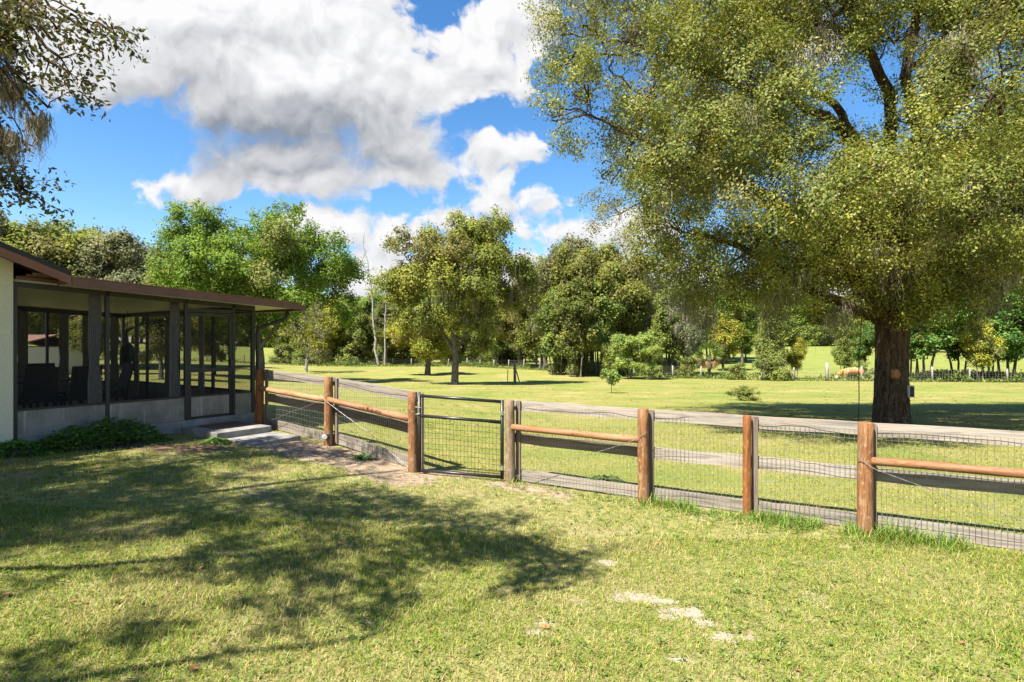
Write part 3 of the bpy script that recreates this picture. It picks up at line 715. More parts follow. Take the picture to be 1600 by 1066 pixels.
def build_bundle():
    r = empty('wind_chime', porch_pt(0.35, 4.6, 0), 0, 'dark ragged bundle hanging from the porch ceiling', 'hanging ornament')
    zt = zc(.35); q = MB(); q.tube([(0, 0, zt), (0, 0, 2.05)], .006, 5); q.build('cord', M['black'], r)
    rng = random.Random(5)
    q = MB(); q.tube([(0, 0, 2.06), (0, 0, 1.98), (0, 0, 1.86), (0, 0, 1.66), (0, 0, 1.50)], [.03, .13, .16, .13, .05], 9)
    for k in range(14):
        a = k * .9; x, y = .13 * math.cos(a), .13 * math.sin(a)
        q.tube([(x, y, 1.9), (x * 1.15, y * 1.15, 1.5 - rng.random() * .22)], [.03, .012], 5)
    q.build('tassel', M['plastic'], r, smooth=True)
build_bundle()

def slab(name, t0, t1, s0, s1, z0, z1, label):
    q = MB(); q.box(t0, t1, s0, s1, z0, z1)
    o = q.build(name, M['concrete'], None, bevel=0.012); o.location = (PO[0], PO[1], 0); o.rotation_euler = (0, 0, PRZ)
    return tag(o, label, 'step', 'concrete steps')
slab('concrete_step', -.62, .42, -1.32, -.10, .2, .50, 'upper concrete step slab below the porch door, carrying a brown mat')
slab('concrete_step', -.50, .46, -2.16, -1.33, .1, .385, 'lower concrete step slab out on the bare dirt beside the fence')
q = MB(); q.box(-.42, .32, -.85, -.28, .501, .515)
o = q.build('door_mat', M['mat'], None); o.location = (PO[0], PO[1], 0); o.rotation_euler = (0, 0, PRZ)
tag(o, 'brown coir doormat on the upper concrete step', 'doormat')

# ------------------------------------------------------------------ plank and wire fence
def V3(p, z): return Vector((p[0], p[1], z))
def stick(name, a, b, mt, parent, shape, **kw):
    """piece with local x along a-b so the grain follows it"""
    a = Vector(a); b = Vector(b); d = b - a
    m = MB(); shape(m, d.length)
    o = m.build(name, mt, parent, **kw)
    o.matrix_local = Matrix.Translation(a) @ d.to_track_quat('X', 'Z').to_matrix().to_4x4()
    return o

def round_post(name, p, zb, h, r, mt, parent, seed, top_split=False):
    rng = random.Random(seed); m = MB(); n = 14; k = 9
    rings = []
    for i in range(k):
        f = i / (k - 1); z = -0.25 + (h + 0.25) * f; rr = r * (1.04 - 0.08 * f)
        ox, oy = 0.006 * math.sin(3 * f + seed), 0.006 * math.cos(2.3 * f + seed)
        rings.append([(ox + rr * (1 + 0.035 * math.sin(j * 2.1 + seed) + rng.uniform(-.012, .012)) * math.cos(2 * math.pi * j / n), oy + rr * (1 + 0.03 * math.cos(j * 1.7 + seed)) * math.sin(2 * math.pi * j / n), z) for j in range(n)])
    rings.append([(x * .9, y * .9, h + .008) for x, y, z in rings[-1]])
    vs = [q for r_ in rings for q in r_]; kk = len(rings)
    fs = [(i * n + j, i * n + (j + 1) % n, (i + 1) * n + (j + 1) % n, (i + 1) * n + j) for i in range(kk - 1) for j in range(n)] + [tuple((kk - 1) * n + j for j in range(n))]
    m.add(vs, fs)
    o = m.build(name, mt, parent, smooth=True); o.location = (p[0], p[1], zb)
    o.data.polygons[len(fs) - 1].use_smooth = False
    return o

def plank(parent, a, b, zta, ztb, hgt, mt, off, seed, ea=0.0, eb=0.0, sag=0.0):
    """board between two posts; off = set-back behind the post centre"""
    a2, b2 = Vector(a[:2]), Vector(b[:2]); d = (b2 - a2).normalized(); nn = Vector((-d.y, d.x))
    if nn.dot(a2) < 0: nn = -nn
    A = a2 + nn * off - d * ea; B = b2 + nn * off + d * eb
    rng = random.Random(seed)
    def shp(m, L):
        K = 8; pr = []
        for i in range(K + 1):
            x = L * i / K; w = 0.005 * math.sin(i * 1.3 + seed) - sag * math.sin(math.pi * i / K); y = 0.004 * math.sin(i * .9 + seed * 2)
            pr.append([(x, y - .018, w - hgt + rng.uniform(-.004, .004)), (x, y + .018, w - hgt), (x, y + .018, w), (x, y - .018, w + rng.uniform(-.003, .003))])
        vs = [p for r_ in pr for p in r_]
        fs = [(4 * i + j, 4 * i + 4 + j, 4 * i + 4 + (j + 1) % 4, 4 * i + (j + 1) % 4) for i in range(K) for j in range(4)] + [(0, 1, 2, 3), (4 * K + 3, 4 * K + 2, 4 * K + 1, 4 * K)]
        m.add(vs, fs)
    return stick('board', (A.x, A.y, zta), (B.x, B.y, ztb), mt, parent, shp)

def wire_panel(parent, a, b, za, zb, z0, z1, off, step_v, rows, r, mt, name='wire_mesh', wob=0.007, seed=1, trim=0.09):
    """woven wire: horizontals and verticals as thin square bars, in one part"""
    a2, b2 = Vector(a[:2]), Vector(b[:2]); d = (b2 - a2).normalized(); nn = Vector((-d.y, d.x))
    if nn.dot(a2) < 0: nn = -nn
    rng = random.Random(seed)
    A = a2 + nn * off + d * trim; B = b2 + nn * off - d * trim; L = (B - A).length
    m = MB()
    bow = lambda u: 0.012 * math.sin(math.pi * u * 2 + seed)
    base = lambda u: za + (zb - za) * u
    for i in range(rows):
        f = i / (rows - 1); K = 10; pts = []
        for k in range(K + 1):
            u = k / K; p = A + d * (L * u) + nn * bow(u) * .5
            pts.append((p.x, p.y, base(u) + z0 + (z1 - z0) * f + (0.006 * math.sin(u * 9 + i + seed) + rng.uniform(-wob, wob)) * (1.6 if i == rows - 1 else 1)))
        m.tube(pts, r * (1.3 if i in (0, rows - 1) else 1), 4, cap=False)
    nv = int(L / step_v)
    for k in range(nv + 1):
        u = k / nv; p = A + d * (L * u) + nn * (bow(u) * .5 - .002)
        q = p + d * rng.uniform(-wob, wob)
        m.tube([(p.x, p.y, base(u) + z0), (q.x, q.y, base(u) + z1 + 0.006 * math.sin(u * 9 + rows - 1 + seed))], r, 4, cap=False)
    return m.build(name, mt, parent)

def round_rail(parent, a, b, za, zb, r, seed, off=-0.02):
    a2, b2 = Vector(a[:2]), Vector(b[:2]); d = (b2 - a2).normalized(); nn = Vector((-d.y, d.x))
    if nn.dot(a2) < 0: nn = -nn
    A = a2 + nn * off + d * .05; B = b2 + nn * off - d * .05
    def shp(m, L):
        m.tube([(L * i / 8, .004 * math.sin(i + seed), .004 * math.cos(i * 1.4 + seed)) for i in range(9)], [r * (1 + .05 * math.sin(i * 1.9 + seed)) for i in range(9)], 12)
    return stick('brace_rail', (A.x, A.y, za), (B.x, B.y, zb), M['rail'], parent, shp, smooth=True)

def guy(parent, pts, r=0.0035):
    m = MB()
    for k in range(2):
        q = []
        for i in range(len(pts) - 1):
            a, b = Vector(pts[i]), Vector(pts[i + 1]); N = 14
            for j in range(N + (i == len(pts) - 2)):
                u = j / N; ph = j * 2.2 + k * math.pi
                p = a.lerp(b, u); q.append((p.x + .003 * math.cos(ph), p.y, p.z + .003 * math.sin(ph) - .012 * math.sin(math.pi * u)))
        m.tube(q, r * .7, 5)
    return m.build('brace_wire', M['wire'], parent)

def batten(parent, p, d, zb, z0, z1, off=0.085, side=0.055):
    nn = Vector((-d.y, d.x))
    if nn.dot(Vector(p)) < 0: nn = -nn
    c = Vector(p) + nn * off + d * side
    def shp(m): m.hexa([(-.035, -.018, z0), (.035, -.018, z0), (.035, .018, z0), (-.035, .018, z0)], [(-.035, -.018, z1), (.035, -.018, z1), (.035, .018, z1), (-.035, .018, z1)])
    m = MB(); shp(m); o = m.build('batten', M['batten'], parent); o.location = (c.x, c.y, zb); o.rotation_euler = (0, 0, math.atan2(d.y, d.x)); return o

def build_fences():
    # ---- right run
    r = empty('wooden_fence', (0, 0, 0), 0, 'weathered plank and wire fence right of the black gate, running past the big oak', 'fence')
    pts = [P1, P2, P3, P4, P5]; zb = [gz(*p) for p in pts]
    hs = [1.20, 1.205, 1.20, 1.205, 1.20]; rr = [.071, .073, .049, .080, .075]
    ms = ['post_old', 'post', 'post_red', 'post', 'post']
    d = (Vector(P5) - Vector(P1)).normalized()
    for i, p in enumerate(pts):
        round_post('post', p, zb[i], hs[i], rr[i], M[ms[i]], r, i + 1)
        batten(r, p, d, zb[i], .02, 1.19, .097 if rr[i] > .06 else .072, .075 if i else .09)
    spans = [(0, 1), (1, 3), (3, 4)]
    for k, (i, j) in enumerate(spans):
        a, b = pts[i], pts[j]; za, zz = zb[i], zb[j]; off = .135 if k != 1 else .13
        e = (.0 if k == 0 else -.004)
        eb = 1.2 if k == 2 else -.004
        plank(r, a, b, za + 1.195, zz + 1.195, .145, M['board'], off, 10 + k, ea=e + (.03 if k == 0 else 0), eb=eb)
        plank(r, a, b, za + .70, zz + .70, .145, M['board_shaded' if k == 0 else 'board'], off, 20 + k, ea=e, eb=eb)
        plank(r, a, b, za + .165, zz + .165, .15, M['board'], off, 30 + k, ea=e, eb=eb)
    for k in range(4):
        wire_panel(r, pts[k], pts[k + 1], zb[k], zb[k + 1], .02, 1.125, .092 if k != 2 else .07, .05, 12, .0020, M['wire'], seed=k + 3, trim=.05)
    round_rail(r, P1, P2, zb[0] + .815, zb[1] + .805, .046, 1)
    round_rail(r, P4, P5, zb[3] + .80, zb[4] + .80, .047, 4)
    f = -.09
    def fr(p, q, u, z, o=f):
        a, b = Vector(p), Vector(q); dd = (b - a).normalized(); nn = Vector((-dd.y, dd.x)); nn = nn if nn.dot(a) > 0 else -nn
        c = a + (b - a) * u + nn * o; return (c.x, c.y, gz(c.x, c.y) + z)
    guy(r, [fr(P2, P1, -.03, .93), fr(P2, P1, .06, .80), fr(P2, P1, .45, .50, .02), fr(P2, P1, .95, .10, .0)])
    guy(r, [fr(P4, P5, -.04, .86), fr(P4, P5, .04, .72), fr(P4, P5, .5, .38, .02), fr(P4, P5, .97, .06, .0)])
    # ---- left run
    l = empty('wooden_fence', (0, 0, 0), 0, 'weathered plank and wire fence left of the black gate, climbing to the porch corner', 'fence')
    pts = [PL1, PL2, P0]; zb = [gz(*p) for p in pts]; d = (Vector(P0) - Vector(PL1)).normalized()
    hs = [1.17, 1.20, 1.20]; rr = [.080, .077, .072]; ms = ['post_red', 'post', 'post']
    for i, p in enumerate(pts):
        round_post('post', p, zb[i], hs[i], rr[i], M[ms[i]], l, i + 11)
        batten(l, p, d, zb[i], .02, 1.18, .10, .10 if i < 2 else .085)
    for k in range(2):
        a, b = pts[k], pts[k + 1]; za, zz = zb[k], zb[k + 1]
        plank(l, a, b, za + (1.165 if k == 0 else 1.19), zz + 1.19, .15, M['board'], .14, 40 + k, eb=-.003)
        plank(l, a, b, za + .70, zz + .69, .165, M['board_shaded'], .14, 50 + k, eb=-.003)
        plank(l, a, b, za + .20, zz + .17, .18, M['board'], .14, 60 + k, eb=-.003)
        wire_panel(l, a, b, za, zz, .03, 1.12, .10, .05, 12, .0023, M['wire'], seed=k + 13)
        round_rail(l, a, b, za + .81, zz + .80, .05, 7 + k)
    guy(l, [fr(PL2, PL1, -.02, .86), fr(PL2, PL1, .05, .78), fr(PL2, PL1, .5, .46, .02), fr(PL2, PL1, .95, .12, 0)])
    guy(l, [fr(PL2, P0, -.04, .88), fr(PL2, P0, .05, .78), fr(PL2, P0, .5, .42, .02), fr(PL2, P0, .97, .04, 0)])
    q = MB(); c = fr(PL2, P0, .02, .17, -.10); q.tube([c, (c[0] + .03, c[1] - .06, c[2])], .036, 12)
    q.build('pipe_cap', M['white'], l)
    q = MB(); c2 = fr(PL2, P0, .035, .17, -.02); q.tube([c2, (c[0] + .004, c[1] + .004, c[2])], .042, 12); q.build('pipe_stub', M['black'], l)
    # ---- gate
    g0, g1 = Vector((-1.385, 8.43)), Vector((-.145, 8.33))
    z0, z1 = gz(*g0) + .02, gz(*g1) + .03
    g = empty('metal_gate', (0, 0, 0), 0, 'black tubular pedestrian gate with welded wire lower half', 'gate')
    A = lambda u, h: (g0.x + (g1.x - g0.x) * u, g0.y + (g1.y - g0.y) * u, z0 + (z1 - z0) * u + h)
    q = MB()
    q.tube([A(0, 0), A(0, 1.17)], .026, 10); q.tube([A(1, 0), A(1, 1.17)], .026, 10)
    for h in (1.145, .845, .03): q.tube([A(.015, h), A(.985, h)], .024 if h > .1 else .022, 10)
    q.build('frame', M['black'], g, smooth=True)
    wire_panel(g, A(0, 0), A(1, 0), z0, z1, .05, .83, 0.0, .052, 11, .0027, M['black'], 'wire_panel', wob=.001, seed=5, trim=.03)
    for h in (.17, .98):
        q = MB(); a = Vector(A(1, h)); q.tube([a + Vector((-.03, -.02, 0)), a + Vector((.06, -.02, 0))], .009, 8)
        q.tube([a + Vector((0, -.02, -.03)), a + Vector((0, -.02, .03))], .024, 8); q.build('hinge', M['steel'], g)
    q = MB(); a = Vector(A(0, .98)); q.tube([a + Vector((-.06, -.03, 0)), a + Vector((.02, -.03, -.01))], .008, 8); q.tube([a + Vector((-.05, -.03, -.11)), a + Vector((.01, -.03, -.10))], .006, 8)
    q.box(a.x - .012, a.x + .002, a.y - .034, a.y - .024, a.z - .12, a.z + .012)
    q.build('latch', M['steel'], g)
build_fences()

# ------------------------------------------------------------------ trees
def tube_arrays(paths, n=6):
    """many tapered tubes -> quads; each path = (pts (k,3), radii (k,))"""
    Vs, Qs = [], []; off = 0
    ang = np.arange(n) * 2 * np.pi / n
    for pts, rd in paths:
        pts = np.asarray(pts, float); rd = np.asarray(rd, float); k = len(pts)
        d = np.gradient(pts, axis=0); d = unit(d)
        ref = np.where(np.abs(d[:, 2:3]) > 0.9, np.array([[1.0, 0, 0]]), np.array([[0, 0, 1.0]]))
        ref[:] = ref[0]
        a = unit(np.cross(d, ref)); b = np.cross(d, a)
        ring = pts[:, None] + (a[:, None] * np.cos(ang)[None, :, None] + b[:, None] * np.sin(ang)[None, :, None]) * rd[:, None, None]
        i = np.arange(k * n).reshape(k, n); j = np.roll(i, -1, 1)
        Vs.append(ring.reshape(-1, 3)); Qs.append(np.stack([i[:-1], j[:-1], j[1:], i[1:]], -1).reshape(-1, 4) + off); off += k * n
    return np.concatenate(Vs), np.concatenate(Qs)

def curve(a, b, k, rng, wig, droop=0.0, lift=0.0):
    a = np.asarray(a, float); b = np.asarray(b, float); u = np.linspace(0, 1, k)[:, None]
    L = np.linalg.norm(b - a); p = a + (b - a) * u
    w = np.cumsum(rng.normal(0, 1, (k, 3)), 0); w = w - w[0] - (w[-1] - w[0]) * u
    p += w * wig * L / k ** 0.5
    p[:, 2] += (lift * np.sin(np.pi * u) * L)[:, 0]
    return p

def trunk_arrays(path, radii, n, rng, ridge=0.08, flare=0.5, flare_h=0.8):
    path = np.asarray(path, float); k = 22
    u = np.linspace(0, 1, k); s = np.linspace(0, 1, len(path))
    P = np.stack([np.interp(u, s, path[:, c]) for c in range(3)], -1); R = np.interp(u, s, radii)
    ang = np.arange(n) * 2 * np.pi / n
    h = P[:, 2] - P[0, 2]
    fl = np.exp(-np.maximum(h, 0) / flare_h)
    ph = rng.uniform(0, 6.28, 4)
    prof = ridge * (np.sin(ang * 5 + ph[0]) * .5 + np.sin(ang * 9 + ph[1]) * .35 + np.sin(ang * 13 + ph[2]) * .3)
    but = np.clip(np.sin(ang * 4 + ph[3]), 0, 1) * .6 + .4
    rr = R[:, None] * (1 + prof[None] + flare * fl[:, None] * but[None] + rng.normal(0, .012, (k, n)))
    V = P[:, None] + np.stack([np.cos(ang)[None] * rr, np.sin(ang)[None] * rr, np.zeros((k, n))], -1)
    i = np.arange(k * n).reshape(k, n); j = np.roll(i, -1, 1)
    return V.reshape(-1, 3), np.stack([i[:-1], j[:-1], j[1:], i[1:]], -1).reshape(-1, 4)

def cat_arrays(lst):
    V, Q, o = [], [], 0
    for v, q in lst: V.append(v); Q.append(q + o); o += len(v)
    return np.concatenate(V), np.concatenate(Q)

def sprays_in(lobes, n, rng, shell=0.5, cl=9, size=(.24, .42)):
    """lobes carry leaf clumps, clumps carry sprays: returns spray feet, axes, lobe ids, clump centres and clump radii"""
    L = np.asarray(lobes, float); vol = (L[:, 3] * L[:, 4] + L[:, 4] * L[:, 5] + L[:, 3] * L[:, 5])
    if L.shape[1] > 6: vol = vol * L[:, 6]
    m = max(len(L) * 4, n // cl); ic = rng.choice(len(L), m, p=vol / vol.sum())
    dc = unit(rng.normal(0, 1, (m, 3))); r = shell + (1 - shell) * rng.random(m) ** 0.6; r *= 1 + 0.25 * (rng.random(m) - 0.35)
    cc = L[ic, :3] + dc * L[ic, 3:6] * r[:, None]; cr = L[ic, 3:6].mean(1) * rng.uniform(size[0], size[1], m)
    w = cr ** 1.6; pick = rng.choice(m, n, p=w / w.sum()); ds = unit(rng.normal(0, 1, (n, 3)) + np.array([0, 0, .15]))
    p = cc[pick] + ds * (cr[pick] * (.25 + .75 * rng.random(n) ** .6))[:, None] * np.array([1.1, 1.1, .7])
    ax = unit(ds * .8 + dc[pick] * .55 + rng.normal(0, .35, (n, 3)) + np.array([0, 0, -.10]))
    return p, ax, ic[pick], cc[pick], cr[pick]

def leaves_on(p, ax, cc, cr, per, slen, srad, leaf, pal, probs, rng, ratio=0.55, tint=0.16, out=0.9):
    n = len(p) * per; q = np.repeat(p, per, 0); a = np.repeat(ax, per, 0)
    u = rng.random(n) ** 0.8; sl = np.repeat(slen * rng.uniform(.6, 1.35, len(p)), per)
    bend = np.zeros((n, 3)); bend[:, 2] = -0.18 * u * u * sl
    P = q + a * (u * sl)[:, None] + rng.normal(0, 1, (n, 3)) * (srad * (0.5 + 0.6 * (1 - abs(u - .5))))[:, None] + bend
    o = (P - np.repeat(cc, per, 0)) / np.repeat(cr, per)[:, None]; o /= np.maximum(1, np.linalg.norm(o, axis=1, keepdims=True))
    N = unit(o * out + rng.normal(0, .40, (n, 3)) + np.array([-.05, -.05, .42]))
    D = unit(a * .5 + rng.normal(0, .75, (n, 3))); D = unit(D - N * (D * N).sum(1, keepdims=True) * .8)
    Lf = leaf * rng.uniform(.6, 1.3, n)
    pal = np.array(pal, float); pr = np.array(probs)
    key = np.sin(cc @ np.array([12.9, 78.2, 37.7])) * 43758.5; cv = (key - np.floor(key) - .5) * 3.2            # one tone per clump
    c = pal[rng.choice(len(pal), n, p=pr)] * .6 + (pal * pr[:, None]).sum(0) * .4
    kb = np.repeat((np.abs(key * 7.31) % 1) < .14, per)[:, None]; c = np.where(kb, c * .55 + np.array([[0.19, 0.15, 0.085]]) * .45, c)
    c = c * (1 + tint * np.repeat(cv, per)[:, None] * np.array([[1.0, .75, .5]])).clip(.5, 1.6) * rng.uniform(.86, 1.14, (n, 1))
    return leaf_arrays(P, D, N, Lf, Lf * ratio, c)

def moss_arrays(anchors, length, per, rng, col=((0.24, 0.22, 0.17), (0.34, 0.31, 0.25), (0.17, 0.165, 0.12)), spread=0.16, width=0.02):
    """Spanish moss: bundles of thin hanging strands"""
    m = len(anchors); n = m * per
    ln = np.repeat(length * rng.uniform(.35, 1.4, m), per) * rng.uniform(.35, 1.1, n)
    a = np.repeat(anchors, per, 0) + rng.normal(0, 1, (n, 3)) * np.array([spread, spread, spread * .6])
    k = 6; az = rng.uniform(0, np.pi, n); sd = np.stack([np.cos(az), np.sin(az), np.zeros(n)], -1)
    pts = []
    sway = rng.normal(0, .10, (n, 2))
    for i in range(k):
        f = i / (k - 1); p = a.copy(); p[:, 2] -= ln * f; p[:, :2] += sway * (f * ln)[:, None] * .8 + rng.normal(0, .045, (n, 2)) * f ** .5 * np.minimum(1, ln * 1.5)[:, None]
        w = width * (1.0 - .85 * f ** 1.5) * rng.uniform(.5, 1.4, n) if i < k - 1 else np.full(n, width * .1)
        pts += [p - sd * (w / 2)[:, None], p + sd * (w / 2)[:, None]]
    V = np.stack(pts, 1).reshape(-1, 3); b = np.arange(n)[:, None] * (2 * k)
    Q = np.concatenate([b + np.array([[2 * i, 2 * i + 1, 2 * i + 3, 2 * i + 2]]) for i in range(k - 1)], 0)
    c = np.array(col)[rng.integers(0, len(col), n)] * rng.uniform(.75, 1.25, (n, 1))
    return V, Q, np.repeat(c, 2 * k, 0)

def skeleton(lobes, top, fork_r, rng, sub=7, hang=0.0, sub_r=0.05, sprays=None, ids=None, twig_r=0.012, ntwig=900, n1=7):
    """limbs to every lobe, branches inside it, twigs to the sprays"""
    paths = []; nodes = []
    top = np.asarray(top, float)
    for li, L in enumerate(np.asarray(lobes, float)):
        c = L[:3]; a = top[np.argmin(np.linalg.norm(top - c, axis=1) + 0.8 * np.maximum(top[:, 2] - c[2], 0))]
        D = np.linalg.norm(c - a); k = 9
        p = curve(a, c + np.array([0, 0, -.2 * L[5]]), k, rng, .10, lift=.06)
        r0 = min(fork_r, fork_r * (.30 + .09 * L[3:6].mean()))
        paths.append((p, np.linspace(r0, max(r0 * .28, .02), k)))
        mine = []
        for s in range(sub):
            d = unit(rng.normal(0, 1, 3)); e = c + d * L[3:6] * .72; st = p[rng.integers(k // 2, k)]
            q = curve(st, e, 6, rng, .13, lift=.04); paths.append((q, np.linspace(r0 * .34, .012 + .15 * sub_r, 6))); mine.append(q[2:])
        nodes.append(np.concatenate([p[k // 2:]] + mine))
    V1, Q1 = tube_arrays(paths, n1)
    if sprays is None: return [(V1, Q1)], nodes
    tw = []; P, ax = sprays
    for i in rng.choice(len(P), min(ntwig, len(P)), replace=False):
        nd = nodes[ids[i]]; st = nd[np.argmin(np.linalg.norm(nd - P[i], axis=1))]
        tw.append((np.stack([st, (st + P[i]) / 2 + rng.normal(0, .06, 3), P[i] + ax[i] * .3]), np.array([twig_r * 1.5, twig_r, twig_r * .35])))
    return [(V1, Q1), tube_arrays(tw, 3)], nodes

OLIVE = [(0.155, 0.195, 0.038), (0.215, 0.240, 0.050), (0.285, 0.280, 0.070), (0.105, 0.115, 0.024), (0.30, 0.19, 0.06)]
OAKC = [(0.140, 0.170, 0.028), (0.205, 0.210, 0.036), (0.275, 0.245, 0.050), (0.085, 0.110, 0.024), (0.27, 0.18, 0.07)]
T2C = [(0.165, 0.205, 0.036), (0.23, 0.265, 0.048), (0.30, 0.305, 0.066), (0.105, 0.115, 0.024), (0.24, 0.19, 0.06)]
OLIVE_P = [.32, .33, .18, .14, .03]
FRESH = [(0.11, 0.19, 0.026), (0.17, 0.26, 0.038), (0.24, 0.31, 0.052), (0.07, 0.12, 0.02)]
FRESH_P = [.32, .34, .2, .14]
MID = [(0.155, 0.20, 0.042), (0.21, 0.25, 0.055), (0.275, 0.285, 0.07), (0.10, 0.135, 0.03)]
YELL = [(0.25, 0.27, 0.04), (0.38, 0.34, 0.045), (0.17, 0.22, 0.035), (0.42, 0.31, 0.05)]
LIGHT = [(0.23, 0.31, 0.06), (0.31, 0.36, 0.09), (0.16, 0.23, 0.045), (0.36, 0.35, 0.11)]
MOSSY = [(0.16, 0.175, 0.07), (0.21, 0.215, 0.10), (0.12, 0.14, 0.05), (0.27, 0.245, 0.16)]

# ---- the big live oak beside the fence
def build_oak():
    rng = np.random.default_rng(11)
    bx, by = (1393 - 800) / F * 14.6, 14.6; bz = gz(bx, by)
    r = empty('live_oak', (bx, by, bz), 0, 'huge spreading live oak with dark trunk standing behind the plank fence', 'tree')
    base = np.array([bx, by, bz])
    W = lambda px, py, Y: np.array([(px - 800) / F * Y, Y, zpix(py, Y)])
    lob = []
    def lb(px, py, Y, rx, ry, dep, wt=1.0):
        c = W(px, py, Y); lob.append((*c, rx / F * Y, dep, ry / F * Y, wt))
    for a in [(930, 55, 13.2, 72, 72, 1.2), (900, 172, 12.6, 56, 58, 1.0), (880, 95, 13, 30, 30, .7), (1020, 120, 11.8, 85, 85, 1.3), (975, 258, 13, 55, 42, 1.0), (1075, 245, 11.4, 100, 75, 1.3),
              (1100, 40, 12.4, 110, 80, 1.4), (1170, 150, 11.2, 90, 85, 1.2), (1205, 295, 10.6, 105, 62, 1.2), (1060, 350, 13, 75, 42, 1.1), (1140, 405, 13.8, 95, 45, 1.3),
              (1310, 325, 10.4, 105, 70, 1.2), (1290, 425, 12.6, 80, 40, 1.1), (1235, 10, 13, 120, 55, 1.3), (1420, 275, 10.2, 90, 75, 1.2), (1545, 130, 10.6, 90, 110, 1.3),
              (1560, 320, 10.8, 110, 80, 1.3), (1480, 420, 13.0, 100, 48, 1.3), (1590, 420, 13.5, 90, 50, 1.3), (1020, 410, 14, 38, 22, .7), (1400, 5, 14.5, 130, 45, 1.3),
              (1700, 200, 12.5, 120, 150, 1.8, .5), (1350, -110, 14.0, 330, 90, 3.0, .35), (1020, -70, 14, 130, 85, 1.8, .5), (1690, -60, 14, 200, 130, 2.5, .3), (1700, 400, 13, 120, 70, 1.6, .5),
              (1120, 190, 18, 140, 110, 1.6, .8), (1450, 350, 18.5, 220, 85, 1.8, .9), (1620, 240, 18, 140, 120, 1.8, .8), (1010, 300, 17, 90, 70, 1.4, .8), (1250, 385, 18, 150, 60, 1.6, .9),
              (1385, 455, 14.2, 55, 22, .8, .9), (1900, 250, 14, 160, 180, 2.2, .3), (1180, 455, 15.5, 70, 24, .9, .8), (1400, 180, 16.5, 60, 40, 1.0, .5), (1270, 230, 15.5, 60, 34, .9, .6), (1345, 255, 11.8, 70, 46, .9), (1180, 380, 11.6, 80, 44, .9), (1400, 390, 11.6, 90, 50, .9), (1520, 250, 13.5, 90, 70, 1.2), (1230, 90, 14.5, 60, 45, .9), (1480, 40, 13, 60, 50, .9), (1330, 0, 12.4, 80, 40, 1), (1310, 466, 13.0, 58, 26, .8, 1.5), (1460, 462, 13.0, 64, 28, .8, 1.6), (1385, 452, 12.8, 66, 34, .8, 1.6), (1110, 440, 14, 70, 26, 1, 1.2), (1040, 395, 13.2, 60, 36, 1, 1.1), (1170, 440, 13.2, 70, 30, 1, 1.1), (1240, 200, 13.5, 60, 50, 1, .8), (1255, 120, 12.6, 55, 55, .9), (1470, 150, 12, 60, 60, .9), (1400, 60, 12.4, 50, 40, .8)]:
        lb(*a)
    lob = np.array(lob)
    # trunk and main limbs
    top = base + np.array([0.05, 0.0, 2.75])
    tr = trunk_arrays([base + np.array([0, 0, -.3]), base + np.array([0, 0, .9]), base + np.array([.02, 0, 1.9]), top], [.385, .37, .365, .40], 36, rng, .05, .62, .5)
    heads = []; paths = []
    def limb(pl, r0, r1):
        pts = np.array(pl, float); u = np.linspace(0, 1, len(pts)); k = 16; v = np.linspace(0, 1, k)
        P = np.stack([np.interp(v, u, pts[:, c]) for c in range(3)], -1)
        P[1:-1] = (P[:-2] + 2 * P[1:-1] + P[2:]) / 4; P += rng.normal(0, .025, P.shape)
        paths.append((P, np.linspace(r0, r1, k))); heads.extend(P[4:])
    t0 = top + np.array([0, 0, -.25])
    limb([t0, W(1330, 478, 14.4), W(1270, 455, 14.2), W(1190, 400, 13.6), W(1100, 370, 13)], .17, .05)
    limb([t0, W(1420, 330, 14.4), W(1445, 230, 14.2), W(1412, 120, 14), W(1438, 10, 14), W(1450, -120, 14)], .20, .07)
    limb([t0, W(1390, 300, 15), W(1392, 140, 14.4), W(1345, 62, 13.6), W(1300, 40, 13.2), W(1190, 20, 12.8)], .18, .05)
    limb([t0, W(1370, 300, 14), W(1310, 192, 13.2), W(1245, 162, 12.8), W(1120, 120, 12.5), W(1000, 70, 12.5)], .17, .04)
    limb([t0, W(1375, 280, 15), W(1320, 180, 15.2), W(1270, 140, 15), W(1200, 90, 14.5)], .16, .05)
    limb([t0, W(1300, 390, 12.4), W(1230, 320, 11.4), W(1100, 260, 11.6), W(960, 200, 12.4)], .15, .04)
    limb([t0, W(1410, 380, 12.4), W(1400, 300, 11.2), W(1430, 240, 10.8)], .18, .06)
    limb([t0, W(1480, 400, 13.5), W(1540, 320, 12), W(1560, 200, 11.2), W(1580, 120, 11)], .17, .05)
    limb([t0, W(1500, 450, 13.8), W(1600, 400, 13.4), W(1750, 350, 13), W(1880, 300, 13.5)], .18, .05)
    limb([t0, W(1440, 380, 16), W(1560, 280, 17.5), W(1650, 220, 18)], .20, .06)
    limb([t0, W(1330, 400, 16.5), W(1200, 320, 18), W(1080, 240, 18)], .20, .06)
    limb([W(1412, 120, 14), W(1470, 60, 14.2), W(1540, 0, 14.4)], .10, .03)
    n = 7900
    P, ax, ids, cc, cr = sprays_in(lob, n, rng, .42, 8, (.32, .52))
    sk, nodes = skeleton(lob, np.array(heads), .075, rng, 8, sprays=(P, ax), ids=ids, twig_r=.007, ntwig=3000)
    V, Q = cat_arrays([tr, tube_arrays(paths, 12)] + sk)
    trunk = quad_mesh('trunk', V - base, Q, M['bark_oak'], r, smooth=True)
    V, Q, C = leaves_on(P, ax, cc, cr, 140, .46, .13, .063, OAKC, OLIVE_P, rng, .58, .17)
    quad_mesh('crown', V - base, Q, M['leaf'], r, colors=C)
    # moss: pale beards under the low limbs and one big tangle by the right-hand stem
    low = P[(P[:, 2] < 5.2)]; an = low[rng.choice(len(low), 130)]
